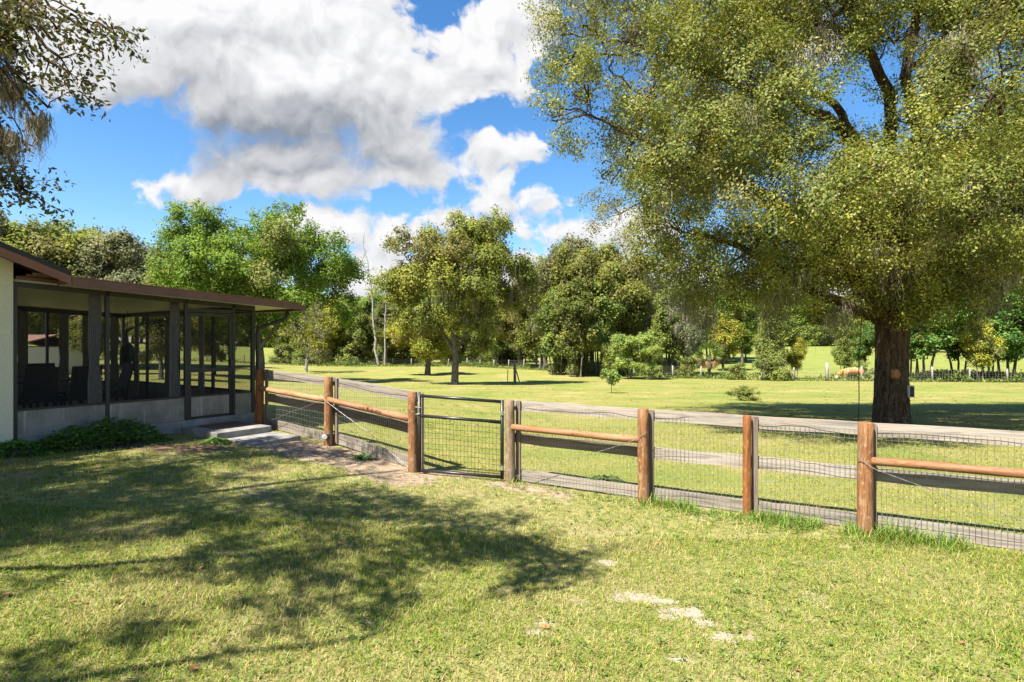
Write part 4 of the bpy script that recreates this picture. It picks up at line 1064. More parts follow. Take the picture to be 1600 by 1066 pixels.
    a2 = W(1487, 95, 12.6) + rng.normal(0, 1, (22, 3)) * np.array([.30, .2, .30])
    a3 = np.concatenate([W(u, v, Y) + rng.normal(0, .15, (7, 3)) for (u, v, Y) in ((1205, 455, 14.5), (1075, 465, 14.6), (1310, 485, 14.2), (980, 50, 13), (1280, 60, 12.8), (1150, 180, 11), (1395, 405, 12.5), (1550, 440, 13))])
    m1 = moss_arrays(an, .55, 22, rng, spread=.12, width=.014); m2 = moss_arrays(a2, .9, 70, rng, spread=.14, width=.013, col=((0.36, 0.31, 0.26), (0.44, 0.39, 0.33), (0.27, 0.235, 0.19)))
    m3 = moss_arrays(a3, .8, 40, rng, spread=.12, width=.014)
    joined('hanging_moss', [m1, m2, m3], M['moss'], parent=r).matrix_local = Matrix.Translation(-Vector(base))
    # healed cut and the small box fixed to the trunk are separate
    q = MB(); c = W(1385, 583, 14.6) - base; c[1] = -.385
    q.tube([(c[0], c[1] + .10, c[2]), (c[0], c[1] + .0, c[2]), (c[0], c[1] - .03, c[2]), (c[0], c[1] - .015, c[2])], [.105, .098, .06, .02], 9)
    o = q.build('limb_scar', M['scar'], r, smooth=True); rs = random.Random(2)
    for v in o.data.vertices: v.co.z = c[2] + (v.co.z - c[2]) * rs.uniform(1.2, 1.75); v.co.x = c[0] + (v.co.x - c[0]) * rs.uniform(.75, 1.15)
    return base
OAK = build_oak()

def build_oak_things():
    bx, by, bz = OAK
    p = Vector((bx + .21, by - .40, zpix(612, 14.15)))
    r = empty('bird_feeder', p, rad(-10), 'small black box with white edges fixed to the oak trunk', 'nest box')
    q = MB(); q.box(-.055, .055, -.07, .07, -.13, .13); q.build('body', M['plastic'], r)
    q = MB(); q.box(-.066, .066, -.08, .08, .132, .15); q.build('roof', M['white'], r)
    q = MB(); q.box(-.066, .066, -.08, .08, -.15, -.132); q.build('base', M['white'], r)
    q = MB(); q.box(-.068, -.057, -.075, .06, -.13, .13); q.build('edge_strip', M['white'], r)
    q = MB(); q.box(-.03, .03, .07, .25, -.05, .05); q.build('bracket', M['plastic'], r)
    # thin rope hanging from the low limb
    y = 13.6; a = Vector(((1346 - 800) / F * y, y, zpix(470, y))); b = Vector(((1340 - 800) / F * y, y, gz((1340 - 800) / F * y, y) + .02))
    q = MB(); q.tube([a + (b - a) * (i / 12) + Vector((.015 * math.sin(i * .8), 0, 0)) for i in range(13)], .011, 6)
    tag(q.build('rope', M['rope'], None, smooth=True), 'thin dark rope hanging from the oak down to the grass', 'rope')
build_oak_things()

# ---- the oak at the left whose shade falls across the lawn: most of it is outside the picture
def build_shade_oak():
    rng = np.random.default_rng(23)
    base = np.array([-9.2, 1.6, gz(-9.2, 1.6)])
    r = empty('live_oak', base, 0, 'near live oak whose leafy branch hangs in at the upper left over the roof', 'tree')
    sx, sy = -SUNV.x / SUNV.z, -SUNV.y / SUNV.z
    lob = []
    W = lambda px, py, Y: np.array([(px - 800) / F * Y, Y, zpix(py, Y)])
    # shade blobs on the lawn (photo pixels, radius in m, height of the foliage that throws them)
    for (u, v, rr, h) in [(60, 725, 1.1, 7.5), (250, 765, .6, 7.6), (430, 765, .4, 7.2), (700, 852, .25, 5.6), (90, 790, .7, 7.4), (600, 905, .22, 5.2), (190, 735, 1.0, 8.0), (330, 735, .9, 8.2), (440, 712, .45, 8.6), (560, 735, .45, 8.5), (330, 790, .9, 7), (150, 790, .95, 7.4), (470, 790, .65, 6.5), (590, 790, .6, 6.4),
                          (30, 835, .7, 7.0), (210, 838, .42, 7.2), (400, 855, .60, 6.0), (540, 850, .52, 5.8), (690, 812, .5, 6.2), (620, 775, .4, 6.4), (560, 800, .45, 6), (300, 870, .4, 6.4), (460, 900, .3, 5.6), (640, 872, .42, 5.6), (760, 850, .40, 5.6), (850, 878, .42, 5.4), (895, 872, .30, 5.3), (780, 855, .34, 5.5), (800, 815, .28, 5.8), (905, 895, .2, 5.2),
                          (40, 930, .30, 6.2), (500, 935, .30, 5.2), (590, 950, .27, 5.2), (430, 985, .24, 5.4), (370, 1010, .18, 5.2), (60, 1035, .28, 5.6), (190, 1050, .30, 5.2), (320, 1050, .22, 5.0),
                          (-150, 790, 1.2, 7.5), (250, 690, .6, 8.8), (100, 690, .9, 8.6)]:
        gx, gy = gp(u, v); zz = h + gz(gx, gy)
        lob.append((gx - sx * h, gy - sy * h, zz, rr, rr * 1.05, min(rr * .8, .55), max(.9, min(2.4, .85 / rr))))
    hid = len(lob)
    for (u, v, Y, rx, ry) in [(70, 20, 6.6, 70, 34), (140, 45, 6.6, 42, 30), (95, 85, 6.7, 40, 30), (25, 70, 6.8, 38, 40), (20, 150, 6.9, 42, 40), (52, 175, 6.8, 34, 26), (22, 230, 6.9, 36, 32), (10, 290, 7.0, 24, 28), (-40, 60, 7, 70, 90), (-60, 220, 7, 70, 90), (-20, 325, 7.0, 30, 25)]:
        c = W(u, v, Y); lob.append((*c, rx / F * Y, .35, ry / F * Y, 2.2))
    lob.append((-11.5, 0.2, 8.6, 2.6, 3.0, 1.6, .7))
    lob = np.array(lob)
    P, ax, ids, cc, cr = sprays_in(lob, 4000, rng, .15, 7, (.28, .46))
    # hidden lobes stay clear of the open view: keep only sprays that are outside the view cone
    def inview(p, m=70):
        u = 800 + p[:, 0] / np.maximum(p[:, 1], .1) * F; v = 533 - (p[:, 2] - CAMZ) / np.maximum(p[:, 1], .1) * F
        return (p[:, 1] > .2) & (u > -m) & (u < 1600 + m) & (v > -m) & (v < 1066)
    k = ~(inview(P + ax * .4) & (ids < hid)); P, ax, ids, cc, cr = P[k], ax[k], ids[k], cc[k], cr[k]
    top = base + np.array([.2, .1, 3.0]); heads = []; paths = []
    def limb(pts, r0, r1):
        pts = np.array(pts, float); u = np.linspace(0, 1, len(pts)); v = np.linspace(0, 1, 14)
        Q_ = np.stack([np.interp(v, u, pts[:, c]) for c in range(3)], -1) + rng.normal(0, .03, (14, 3)); paths.append((Q_, np.linspace(r0, r1, 14))); heads.extend(Q_[5:])
    limb([top, (-8.0, 2.8, 5.5), (-6.6, 4.0, 7.2), (-5.6, 4.8, 8.0)], .10, .03); limb([top, (-8.4, 1.6, 5.2), (-6.2, 1.7, 6.6), (-4.3, 2.4, 6.9), (-3.2, 3.0, 6.5)], .07, .02)
    limb([top, (-8.8, 3.4, 5), (-7.8, 5.4, 6.3), (-6.5, 6.2, 6.6)], .09, .03); limb([top, (-9.6, 1.2, 6), (-9.6, 1.0, 9)], .2, .06); limb([top, (-7.8, .6, 5), (-5.4, .5, 5.6), (-3.8, 1.2, 5.8)], .07, .02)
    tr = trunk_arrays([base + np.array([0, 0, -.3]), base + np.array([.1, 0, 1.5]), top], [.42, .36, .36], 24, rng, .05, .5, .5)
    sk, nodes = skeleton(lob, np.array(heads), .022, rng, 3, sub_r=.02, sprays=(P, ax), ids=ids, twig_r=.008, ntwig=2600, n1=5)
    V, Q = cat_arrays([tr, tube_arrays(paths, 9)] + sk)
    quad_mesh('trunk', V - base, Q, M['bark_oak'], r, smooth=True)
    V, Q, C = leaves_on(P, ax, cc, cr, 56, .40, .085, .080, [(0.075, 0.10, 0.026), (0.115, 0.13, 0.032), (0.16, 0.14, 0.045), (0.20, 0.125, 0.045)], [.45, .28, .17, .1], rng, .46, .14, .5)
    quad_mesh('crown', V - base, Q, M['leaf'], r, colors=C)
    an = np.concatenate([W(u, v, 6.8) + rng.normal(0, .06, (6, 3)) for (u, v) in ((12, 135), (45, 0), (20, 210), (60, 190), (-10, 60))])
    joined('hanging_moss', [moss_arrays(an, .4, 45, rng, spread=.05, width=.010, col=((0.36, 0.31, 0.22), (0.27, 0.24, 0.18)))], M['moss'], parent=r).matrix_local = Matrix.Translation(-Vector(base))
build_shade_oak()

# ---- trees of the paddock and beyond, each kind built once in its own metres, then copied
def tree_kind(name, seed, H, lobes, trunks, pal, probs, n, per, slen, srad, leaf, bark='bark', moss=0, moss_len=1.0, sub=5, leafm='leaf_matte', fork=.10, tint=.2, ratio=.6, moss_col=None):
    rng = np.random.default_rng(seed)
    r = empty(name); lob = np.array(lobes, float)
    P, ax, ids, cc, cr = sprays_in(lob, n, rng, .5, 11, (.26, .46)); leaf = leaf * 1.15
    parts = []; heads = []
    for (pts, r0, r1) in trunks:
        pts = np.array(pts, float); parts.append(trunk_arrays(pts, np.linspace(r0, r1, len(pts)), 12, rng, .06, .45, .35)); u = np.linspace(.55, 1, 6)
        s = np.linspace(0, 1, len(pts)); heads.append(np.stack([np.interp(u, s, pts[:, c]) for c in range(3)], -1))
    sk, nodes = skeleton(lob, np.concatenate(heads), fork, rng, sub, sprays=(P, ax), ids=ids, twig_r=.016, ntwig=min(n, 420), n1=5)
    V, Q = cat_arrays(parts + sk); quad_mesh('trunk', V, Q, M[bark], r, smooth=True)
    V, Q, C = leaves_on(P, ax, cc, cr, per, slen * .75, srad * .85, leaf, pal, probs, rng, ratio, tint * .8)
    quad_mesh('crown', V, Q, M[leafm], r, colors=C)
    if moss:
        low = P[P[:, 2] < np.quantile(P[:, 2], .6)]; an = low[rng.choice(len(low), moss)]
        kw = {'col': moss_col} if moss_col else {}
        V, Q, C = moss_arrays(an, moss_len, 26, rng, spread=.28, width=.05, **kw); quad_mesh('hanging_moss', V, Q, M['moss'], r, colors=C)
    return r

def auto_lobes(rng, nl, cx, cz, R, h, flat=.7, rmin=.28, rmax=.45):
    out = []
    for i in range(nl):
        a = 2 * math.pi * (i * .618 + rng.random() * .2); f = (i + .5) / nl; rr = R * (.25 + .75 * math.sin(math.pi * (.12 + .76 * f)) ** .8) * rng.uniform(.55, .95)
        s = R * rng.uniform(rmin, rmax); out.append((cx + rr * .72 * math.cos(a), rr * .72 * math.sin(a), cz - h / 2 + h * f, s, s, s * flat))
    return out

def place(o, p, rz=0.0, sc=1.0, label=None, cat='tree', group=None):
    o.location = p; o.rotation_euler = (0, 0, rz); o.scale = (sc, sc, sc) if not hasattr(sc, '__len__') else sc
    return tag(o, label, cat, group)

def build_trees():
    rn = random.Random(4)
    # T1: bright green spreading oak behind the porch
    Y = 48; p = at(405, Y); m = Y / F
    L = lambda u, v, rx, ry, d=0.0: ((u - 405) * m, d, zpix(v, Y) - p.z, rx * m, (rx + ry) * .45 * m, ry * m)
    T1 = tree_kind('oak_tree', 31, 15, [L(345, 345, 32, 28), L(300, 365, 45, 34, 1), L(400, 345, 40, 30, -1), L(440, 330, 34, 20), L(270, 420, 42, 48), L(340, 420, 60, 50, -2.5), L(420, 410, 60, 50, -2.5), L(490, 395, 48, 40, 0),
                   L(520, 440, 34, 36, 1), L(470, 460, 50, 40, -2), L(390, 480, 60, 36, -1), L(300, 480, 55, 36, 0), L(500, 490, 34, 26, 1), L(370, 380, 50, 40, 3), L(450, 400, 60, 45, 3.5), L(300, 440, 50, 40, 3.5), L(245, 470, 30, 36, 0)],
                   [([(0, 0, -.4), (.1, 0, 1.6), (-.1, .1, 3.4), (.2, 0, 6.0)], .42, .24), ([(0, 0, 2.4), (-1.2, 0, 4.6), (-2.4, .3, 7)], .22, .12), ([(0, 0, 2.6), (1.8, 0, 5.0), (3.0, -.2, 7.4)], .22, .12)],
                   FRESH, FRESH_P, 1500, 74, 1.25, .30, .20, moss=14, moss_len=.9, fork=.12)
    place(T1, p, 0, 1, 'large bright green oak rising behind the low porch roof')
    # T2: the moss-hung oak in the middle of the paddock
    Y = 45; p = at(710, Y); m = Y / F
    L = lambda u, v, rx, ry, d=0.0: ((u - 710) * m, d, zpix(v, Y) - p.z, rx * m, (rx + ry) * .45 * m, ry * m)
    T2 = tree_kind('oak_tree', 37, 14, [L(750, 350, 38, 22), L(790, 390, 36, 24, 1), L(695, 365, 28, 14), L(640, 365, 26, 12), L(650, 410, 48, 34, -1), L(720, 420, 50, 40, -2), L(630, 445, 34, 28), L(690, 470, 50, 36, -1),
                   L(780, 440, 44, 36, 0), L(815, 470, 24, 24, 1), L(750, 490, 44, 28, -1), L(650, 480, 36, 24, 1), L(720, 390, 44, 28, 2.5), L(770, 360, 30, 22, 1), L(800, 430, 34, 28, 2), L(680, 510, 30, 20, 0), L(740, 525, 30, 16, 0)],
                   [([(0, 0, -.4), (.05, 0, 1.2), (.1, 0, 2.4), (-.1, 0, 4.2)], .31, .22), ([(.1, 0, 2.6), (1.2, .2, 4.6), (2.4, .2, 7)], .17, .11), ([(.05, 0, 2.4), (-1, 0, 4.2), (-2, .2, 6)], .17, .1)],
                   T2C, OLIVE_P, 1050, 62, 1.1, .27, .19, moss=120, moss_len=1.5, fork=.10, moss_col=((0.15, 0.14, 0.085), (0.22, 0.20, 0.13), (0.10, 0.10, 0.05)))
    place(T2, p, 0, 1, 'moss-hung oak with pale trunk alone in the paddock beyond the gate')
    # small yellowing tree just behind it
    r3 = np.random.default_rng(5)
    T3 = tree_kind('young_oak', 41, 7, auto_lobes(r3, 8, 0, 4.3, 2.9, 4.2), [([(0, 0, -.3), (.05, 0, 1.2), (0, .1, 3.0)], .34, .16)],
                   YELL, [.3, .22, .38, .1], 420, 46, .8, .25, .2, fork=.06)
    place(T3, at(668, 66), 0, 1.15, 'thick-trunked yellowing tree just left of the moss-hung paddock oak')
    # bare grey small tree by the porch end
    rg = np.random.default_rng(8)
    T4 = tree_kind('bare_tree', 43, 8, auto_lobes(rg, 9, .4, 5.2, 3.8, 6, .8), [([(0, 0, -.3), (.1, 0, 1.5), (.4, .1, 3.2)], .20, .12), ([(.1, 0, 1.2), (1.0, 0, 2.6), (2.0, .2, 4)], .12, .07)],
                   OLIVE, OLIVE_P, 240, 14, .8, .3, .22, bark='bark_pale', sub=9, fork=.07)
    place(T4, at(478, 70), 0, 1.0, 'grey half-bare small tree with tangled branches right of the porch')
    # snag: two bare stems
    sn = empty('dead_tree'); q = []
    rs = np.random.default_rng(3)
    for (dx, dx2, h, r0) in ((0, -2.6, 20, .26), (1.0, .2, 15.5, .2)):
        pth = curve((dx, 0, -.3), (dx2 + dx, 0, h), 14, rs, .02); q.append((pth, np.linspace(r0, .03, 14)))
        for j in range(9):
            i = rs.integers(6, 14); d = unit(rs.normal(0, 1, 3) + np.array([0, 0, .6])); q.append((curve(pth[i], pth[i] + d * rs.uniform(.7, 2.2), 5, rs, .1), np.linspace(.06, .015, 5)))
    V, Q = tube_arrays(q, 7); quad_mesh('trunk', V, Q, M['bark_pale'], sn, smooth=True)
    V, Q, C = leaves_on(np.array([(-2.2, 0, 14.5), (-2.0, 0, 13.5), (-1.8, .2, 12.6)]), unit(rs.normal(0, 1, (3, 3))), np.array([(-2.2, 0, 14.5), (-2.0, 0, 13.5), (-1.8, .2, 12.6)]), np.ones(3), 26, .8, .25, .2, OLIVE, OLIVE_P, rs); quad_mesh('crown', V, Q, M['leaf_matte'], sn, colors=C)
    place(sn, at(592, 92), 0, 1, 'tall bare dead snag with two pale leaning stems against the clouds')

    # kinds for the rows
    R = np.random.default_rng
    kinds = {
        'oak': tree_kind('oak_tree', 51, 13, auto_lobes(R(1), 13, 0, 8.6, 4.6, 7.6), [([(0, 0, -.4), (.1, 0, 2), (0, .1, 4.5), (.2, 0, 7)], .34, .16), ([(0, 0, 2.4), (1.2, .4, 4.8), (1.8, .4, 7)], .17, .09)], OLIVE, OLIVE_P, 640, 62, 1.2, .36, .25, moss=70, moss_len=1.6, moss_col=((0.17, 0.16, 0.10), (0.24, 0.22, 0.15), (0.12, 0.12, 0.06))),
        'mossy': tree_kind('oak_tree', 52, 13, auto_lobes(R(2), 13, 0, 8.8, 5.0, 7.2), [([(0, 0, -.4), (-.1, 0, 2), (.1, .1, 4.5), (.2, 0, 7)], .36, .16), ([(0, 0, 2.0), (-1.2, .4, 4.4), (-2.2, .4, 7)], .18, .09)], MOSSY, [.35, .25, .25, .15], 560, 60, 1.2, .38, .25, moss=150, moss_len=1.7, moss_col=((0.33, 0.29, 0.24), (0.42, 0.37, 0.31), (0.25, 0.23, 0.18))),
        'green': tree_kind('broadleaf_tree', 53, 12, auto_lobes(R(3), 12, 0, 7.6, 3.6, 7.4, .85), [([(0, 0, -.4), (.1, 0, 2), (-.1, .1, 4.5), (.1, 0, 7.5)], .22, .10)], FRESH, FRESH_P, 540, 60, 1.0, .34, .26),
        'slim': tree_kind('slender_tree', 54, 11, auto_lobes(R(6), 11, 0, 7.4, 2.5, 7.0, .95), [([(0, 0, -.4), (.15, 0, 2.4), (-.05, .1, 5), (.1, 0, 8)], .15, .07), ([(.5, .3, -.4), (.9, .3, 2.4), (1.1, .4, 5.5)], .10, .05), ([(-.5, .4, -.4), (-.7, .4, 2.4), (-.8, .2, 5.2)], .10, .05)], MID, [.35, .3, .2, .15], 420, 56, .95, .32, .25, moss=24, moss_len=1.2),
        'yellow': tree_kind('slender_tree', 55, 9, auto_lobes(R(9), 9, 0, 5.6, 2.5, 5.6, .9), [([(0, 0, -.4), (.1, 0, 2), (-.1, .1, 5)], .14, .06), ([(-.4, .2, -.3), (-.8, .2, 2), (-1.1, .1, 4)], .09, .05)], YELL, [.32, .22, .36, .1], 340, 50, .85, .3, .23),
        'light': tree_kind('shrubby_tree', 56, 5, auto_lobes(R(12), 9, 0, 2.9, 2.3, 2.9, .75), [([(0, 0, -.3), (.1, 0, .9), (.2, .1, 2.2)], .10, .05), ([(-.1, 0, -.2), (-.5, 0, .9), (-.9, .1, 2.0)], .07, .04)], LIGHT, [.35, .3, .2, .15], 380, 52, .6, .18, .14),
        'laurel': tree_kind('laurel_tree', 57, 9, auto_lobes(R(15), 12, 0, 6.0, 3.2, 5.4, .8), [([(0, 0, -.3), (-.25, 0, 2), (-.9, .1, 4.6)], .14, .07), ([(.35, .1, -.3), (.45, .1, 2), (.3, .1, 5)], .13, .06), ([(.9, -.1, -.3), (1.1, -.1, 2.2), (1.4, 0, 4.6)], .12, .06)], [(0.05, 0.14, 0.02), (0.10, 0.21, 0.03), (0.20, 0.27, 0.05), (0.03, 0.07, 0.016)], [.34, .3, .18, .18], 460, 50, .8, .26, .24, leafm='leaf'),
        'shrub': tree_kind('shrub', 58, 2, auto_lobes(R(18), 7, 0, .9, 1.1, 1.3, .8), [([(0, 0, -.2), (.05, 0, .5), (.1, .05, 1.0)], .04, .02)], MID, [.35, .3, .2, .15], 150, 40, .35, .13, .11),
    }
    used = set()
    def put(kind, u, Y, top=None, sc=None, label=None, group=None, cat='tree', wide=1.0, rz=None):
        o = kinds[kind] if kind not in used else copy_tree(kinds[kind]); used.add(kind)
        p = at(u, Y); H = {'oak': 13.2, 'mossy': 13.2, 'green': 12.2, 'slim': 11.8, 'yellow': 9.2, 'light': 5.0, 'laurel': 9.4, 'shrub': 1.75}[kind]
        s = sc if sc else max(.3, (zpix(top, Y) - p.z) / H)
        place(o, p, rn.uniform(0, 6.28) if rz is None else rz, (s * wide, s * wide, s), label, cat, group)
        for k_ in ('group',):
            if group is None and k_ in o: del o[k_]
        return o
    # moss-grey oaks behind the porch roof
    put('mossy', -40, 58, 330, label='grey mossy oak cut by the left picture edge, above the brown fascia', wide=1.1)
    put('oak', 70, 60, 343, label='olive oak above the brown house fascia, left of the pale moss-draped tree', wide=1.15)
    put('oak', 128, 66, 352, label='olive oak crown just right of the highest crown over the house fascia', wide=1.0)
    put('mossy', 195, 60, 380, label='pale moss-draped tree behind the porch roof, left of the bright green oak', wide=1.2)
    put('mossy', 262, 70, 405, label='low mossy crown half hidden behind the bright green oak', wide=1.0)
    put('oak', 252, 38, 470, label='thick-trunked oak standing on the grass seen through the middle porch screen', wide=1.2)
    put('oak', 150, 46, 480, label='dark oak seen through the back wall of the porch above the chairs', wide=1.1)
    put('oak', 335, 52, 480, label='dark oak seen through the porch door screen', wide=1.0)
    # row behind the far wire fence, left half
    row = [('slim', 442, 96, 452), ('green', 468, 101, 447), ('yellow', 505, 93, 480), ('yellow', 528, 97, 470), ('slim', 552, 95, 468), ('green', 575, 104, 462), ('slim', 604, 94, 470), ('yellow', 630, 97, 478), ('green', 640, 108, 455),
           ('slim', 672, 96, 462), ('yellow', 700, 92, 490), ('slim', 730, 93, 470), ('green', 752, 98, 480), ('slim', 778, 90, 470), ('oak', 812, 86, 440), ('slim', 838, 84, 455), ('yellow', 655, 90, 505), ('slim', 590, 99, 485), ('slim', 765, 96, 498)]
    for k, (kd, u, Y, tp) in enumerate(row):
        nm = {'slim': 'slim multi-stemmed tree in the row behind the far fence, left of the dense oak clump', 'green': 'fuller green tree in the row behind the far fence, beyond the gate', 'yellow': 'yellow-green tree in the row behind the far fence beyond the gate', 'oak': 'olive oak at the right end of the row behind the paddock oak'}[kd]
        put(kd, u, Y, tp, label=nm, group=None if kd == 'oak' else {'slim': 'slim trees in the far fence row', 'green': 'green trees in the far fence row', 'yellow': 'yellow-green trees in the far fence row'}[kd])
    # the dense clump of oaks in the centre right
    for (kd, u, Y, tp, lb, w) in [('oak', 852, 77, 398, 'leftmost oak of the dense centre clump, touching the paddock oak', .9), ('mossy', 884, 72, 385, 'tallest moss-draped oak in the dense centre clump', .95), ('oak', 915, 66, 385, 'olive oak in the middle of the dense centre clump, many stems beneath', .85),
                                  ('slim', 900, 62, 440, 'slender dark-stemmed tree in front of the centre clump', 1.1), ('oak', 955, 70, 378, 'oak at the right of the centre clump, under the big oak branch tips', .95), ('slim', 938, 64, 430, 'slender tree with twin dark trunks right of the centre clump stems', 1.0),
                                  ('mossy', 1000, 76, 420, 'mossy oak behind the pale green shrubby tree', .9), ('slim', 868, 66, 452, 'slender tree at the left foot of the centre clump', 1.1), ('oak', 925, 80, 392, 'oak at the back of the centre clump showing between its neighbours', .9)]:
        put(kd, u, Y, tp, label=lb, wide=w)
    for k, u in enumerate((1000, 1022, 1046, 1068, 1092, 1115, 1140, 1160)):
        put(('slim', 'green', 'laurel')[k % 3], u, 84 + 14 * rn.random(), rn.uniform(440, 472), label='tree of the leafy wall behind the palm, left of the open pasture', group='trees of the leafy wall behind the palm', wide=1.15)
    for k, u in enumerate(range(600, 860, 26)):
        put(('green', 'slim', 'oak')[k % 3], u, 112 + 8 * rn.random(), rn.uniform(440, 465), label='tree of the second row behind the far fence, beyond the gate', group='second row of trees behind the far fence', wide=1.1)
    for k, u in enumerate(range(446, 850, 27)):
        put('shrub', u + rn.uniform(-9, 9), 93 + 8 * rn.random(), sc=rn.uniform(1.3, 2.6), label='leafy bush among the trunks of the far fence row, beyond the gate and paddock oak', group='bushes among the far fence row trunks', cat='shrub', wide=1.3)
    for k, u in enumerate((846, 872, 893, 914, 934, 956, 978, 1006, 1030)):
        put(('slim', 'slim', 'yellow')[k % 3], u, 80 + 9 * rn.random(), rn.uniform(425, 462), label='slender tree at the back of the centre clump, right of the paddock oak', group='slender trees behind the centre clump', wide=1.15)
    put('light', 985, 58, 522, label='pale green shrubby tree with flat top in front of the centre clump', wide=1.15)
    put('light', 1012, 57, 540, label='lower pale green shrubby tree touching the flat-topped one on its right side', wide=1.0)
    put('light', 955, 62, 535, label='pale green shrubby tree half behind the flat-topped one on its left side', wide=.9)
    for (kd, u, Y, tp, lb, w) in [('slim', 1040, 64, 455, 'slim tree left of the twin moss columns below the big oak branches', 1.0), ('mossy', 1078, 63, 440, 'moss-hung tree with grey trunk left of the small palm', .75), ('green', 1060, 80, 470, 'green tree behind the moss-hung tree left of the palm', 1.1),
                                  ('yellow', 1130, 72, 490, 'yellow-green tree just behind the small palm', 1.1), ('slim', 1205, 57, 470, 'slim mossy tree with dark bush at its foot in front of the open pasture', .95), ('yellow', 1242, 58, 528, 'small tree right of the slim mossy one in front of the pasture', .8),
                                  ('slim', 1318, 58, 508, 'small twin-stemmed tree standing just behind the cow', .85), ('laurel', 1352, 66, 505, 'dense tree behind the cow, left of the oak trunk', .8), ('green', 1165, 90, 482, 'green tree at the left end of the open pasture', .9)]:
        put(kd, u, Y, tp, label=lb, wide=w)
    for (u, Y, tp, lb) in [(1452, 53, 448, 'multi-stemmed glossy tree next right of the oak trunk'), (1490, 57, 470, 'glossy tree between the first and third trees right of the oak trunk'), (1538, 54, 470, 'glossy tree with thick stem third to the right of the oak trunk'),
                           (1582, 53, 440, 'bright green glossy tree by the right picture edge'), (1640, 52, 430, 'glossy tree just past the right picture edge'), (1420, 62, 478, 'glossy tree half hidden by the oak trunk')]:
        put('laurel', u, Y, tp, label=lb, wide=1.05)
    put('yellow', 1535, 51, 490, label='orange-tipped yellow tree among the glossy trees at right', wide=.9)
    # far wood beyond the pasture and behind everything
    for k, u in enumerate(range(-420, 2100, 17)):
        Y = 172 + 28 * rn.random(); kd = rn.choice(['green', 'green', 'laurel', 'oak', 'slim'])
        put(kd, u + rn.uniform(-8, 8), Y, rn.uniform(452, 482), label='green tree of the far wood along the top of the pasture', group='trees of the far wood', wide=1.7)
    for k, u in enumerate(range(380, 1800, 21)):
        put('shrub', u + rn.uniform(-8, 8), 166 + 8 * rn.random(), sc=rn.uniform(3.0, 4.6), label='leafy undergrowth mound along the foot of the far wood', group='undergrowth mounds of the far wood', wide=1.3, cat='shrub')
    for k, u in enumerate(range(430, 1000, 24)):
        put(rn.choice(['green', 'oak', 'slim']), u + rn.uniform(-8, 8), 128 + 20 * rn.random(), rn.uniform(458, 482), label='tree in the mid-distance wood behind the far fence row', group='trees of the mid-distance wood', wide=1.3)
    for k, u in enumerate((1400, 1480, 1560, 1640, 1720, 1830, 1950)):
        put(rn.choice(['green', 'oak']), u, 120 + 10 * rn.random(), rn.uniform(440, 470), label='tree behind the glossy trees at the right of the pasture', group='trees behind the glossy row', wide=1.2)
    for u in (-180, -300, -450, 1750, 1850):
        put('oak', u, 62, 400, label='olive oak outside the picture at the paddock edge', group='oaks at the paddock sides')
    # shrubs
    for (kd, u, Y, sc, lb) in [('shrub', 1207, 55, 1.6, 'dark low bush at the foot of the slim mossy tree'), ('shrub', 1150, 57, .9, 'small weedy bush left of the slim mossy tree by the fence'), ('shrub', 1345, 56, 1.0, 'small bush at the tail end of the cow'),
                               ('shrub', 1072, 60, 1.2, 'bush at the foot of the moss-hung tree left of the palm'), ('shrub', 760, 88, 1.3, 'bush by the fence posts right of the paddock oak'), ('shrub', 905, 66, 1.5, 'dark bush under the centre clump stems'), ('shrub', 878, 68, 1.5, 'dark bush at the left foot of the centre clump')]:
        put(kd, u, Y, sc=sc, label=lb, cat='shrub')
    o = put('shrub', 1163, 26.8, sc=.50, label='low dark green bush lying on the paddock grass near the oak shade', cat='shrub', wide=1.35); o.scale[2] = .34
    # staked sapling with whitish young leaves
    rs = R(77); s = tree_kind('sapling', 61, 1.5, [(0, 0, 1.2, .24, .2, .2), (.2, 0, 1.0, .24, .2, .2), (-.2, .05, 1.05, .24, .2, .2), (.05, 0, .75, .22, .2, .16)], [([(0, 0, -.1), (.02, 0, .4), (0, 0, .9)], .022, .014)], LIGHT, [.3, .2, .4, .1], 80, 24, .2, .07, .10, fork=.012)
    place(s, at(955, 33), 0, 1, 'tiny sapling with a thin stem alone on the sunny paddock')
    return kinds
KINDS = build_trees()

def build_palm():
    p = at(1108, 60); r = empty('palm_tree', p, 0, 'small palm with a skirt of tan dead fronds by the far fence', 'tree')
    rng = np.random.default_rng(9); q = MB(); q.tube([(0, 0, -.2), (.02, 0, 1.2), (0, 0, 2.4)], [.2, .17, .17], 9); q.build('trunk', M['bark'], r, smooth=True)
    def fronds(n, e0, e1, L, pal, name):
        Vs = []
        for k in range(n):
            az = rng.uniform(0, 6.28); el = rng.uniform(e0, e1); d = np.array([math.cos(az) * math.cos(el), math.sin(az) * math.cos(el), math.sin(el)])
            tip = np.array([0, 0, 2.35]) + d * L * .5
            m = 26; sp = rng.normal(0, .42, (m, 3)); D = unit(d + sp + np.array([0, 0, -.15])); N = unit(np.cross(D, rng.normal(0, 1, (m, 3))))
            Vs.append(leaf_arrays(np.repeat(tip[None], m, 0), D, N, np.full(m, L * .55), np.full(m, .07), np.array(pal)[rng.integers(0, len(pal), m)]))
        joined(name, Vs, M['leaf_matte'], parent=r)
    fronds(22, -.1, 1.4, 1.7, [(0.13, 0.20, 0.04), (0.2, 0.25, 0.06), (0.09, 0.14, 0.03)], 'crown')
    fronds(20, -1.3, -.2, 1.5, [(0.45, 0.30, 0.15), (0.36, 0.24, 0.12), (0.5, 0.37, 0.22)], 'dead_fronds')
build_palm()

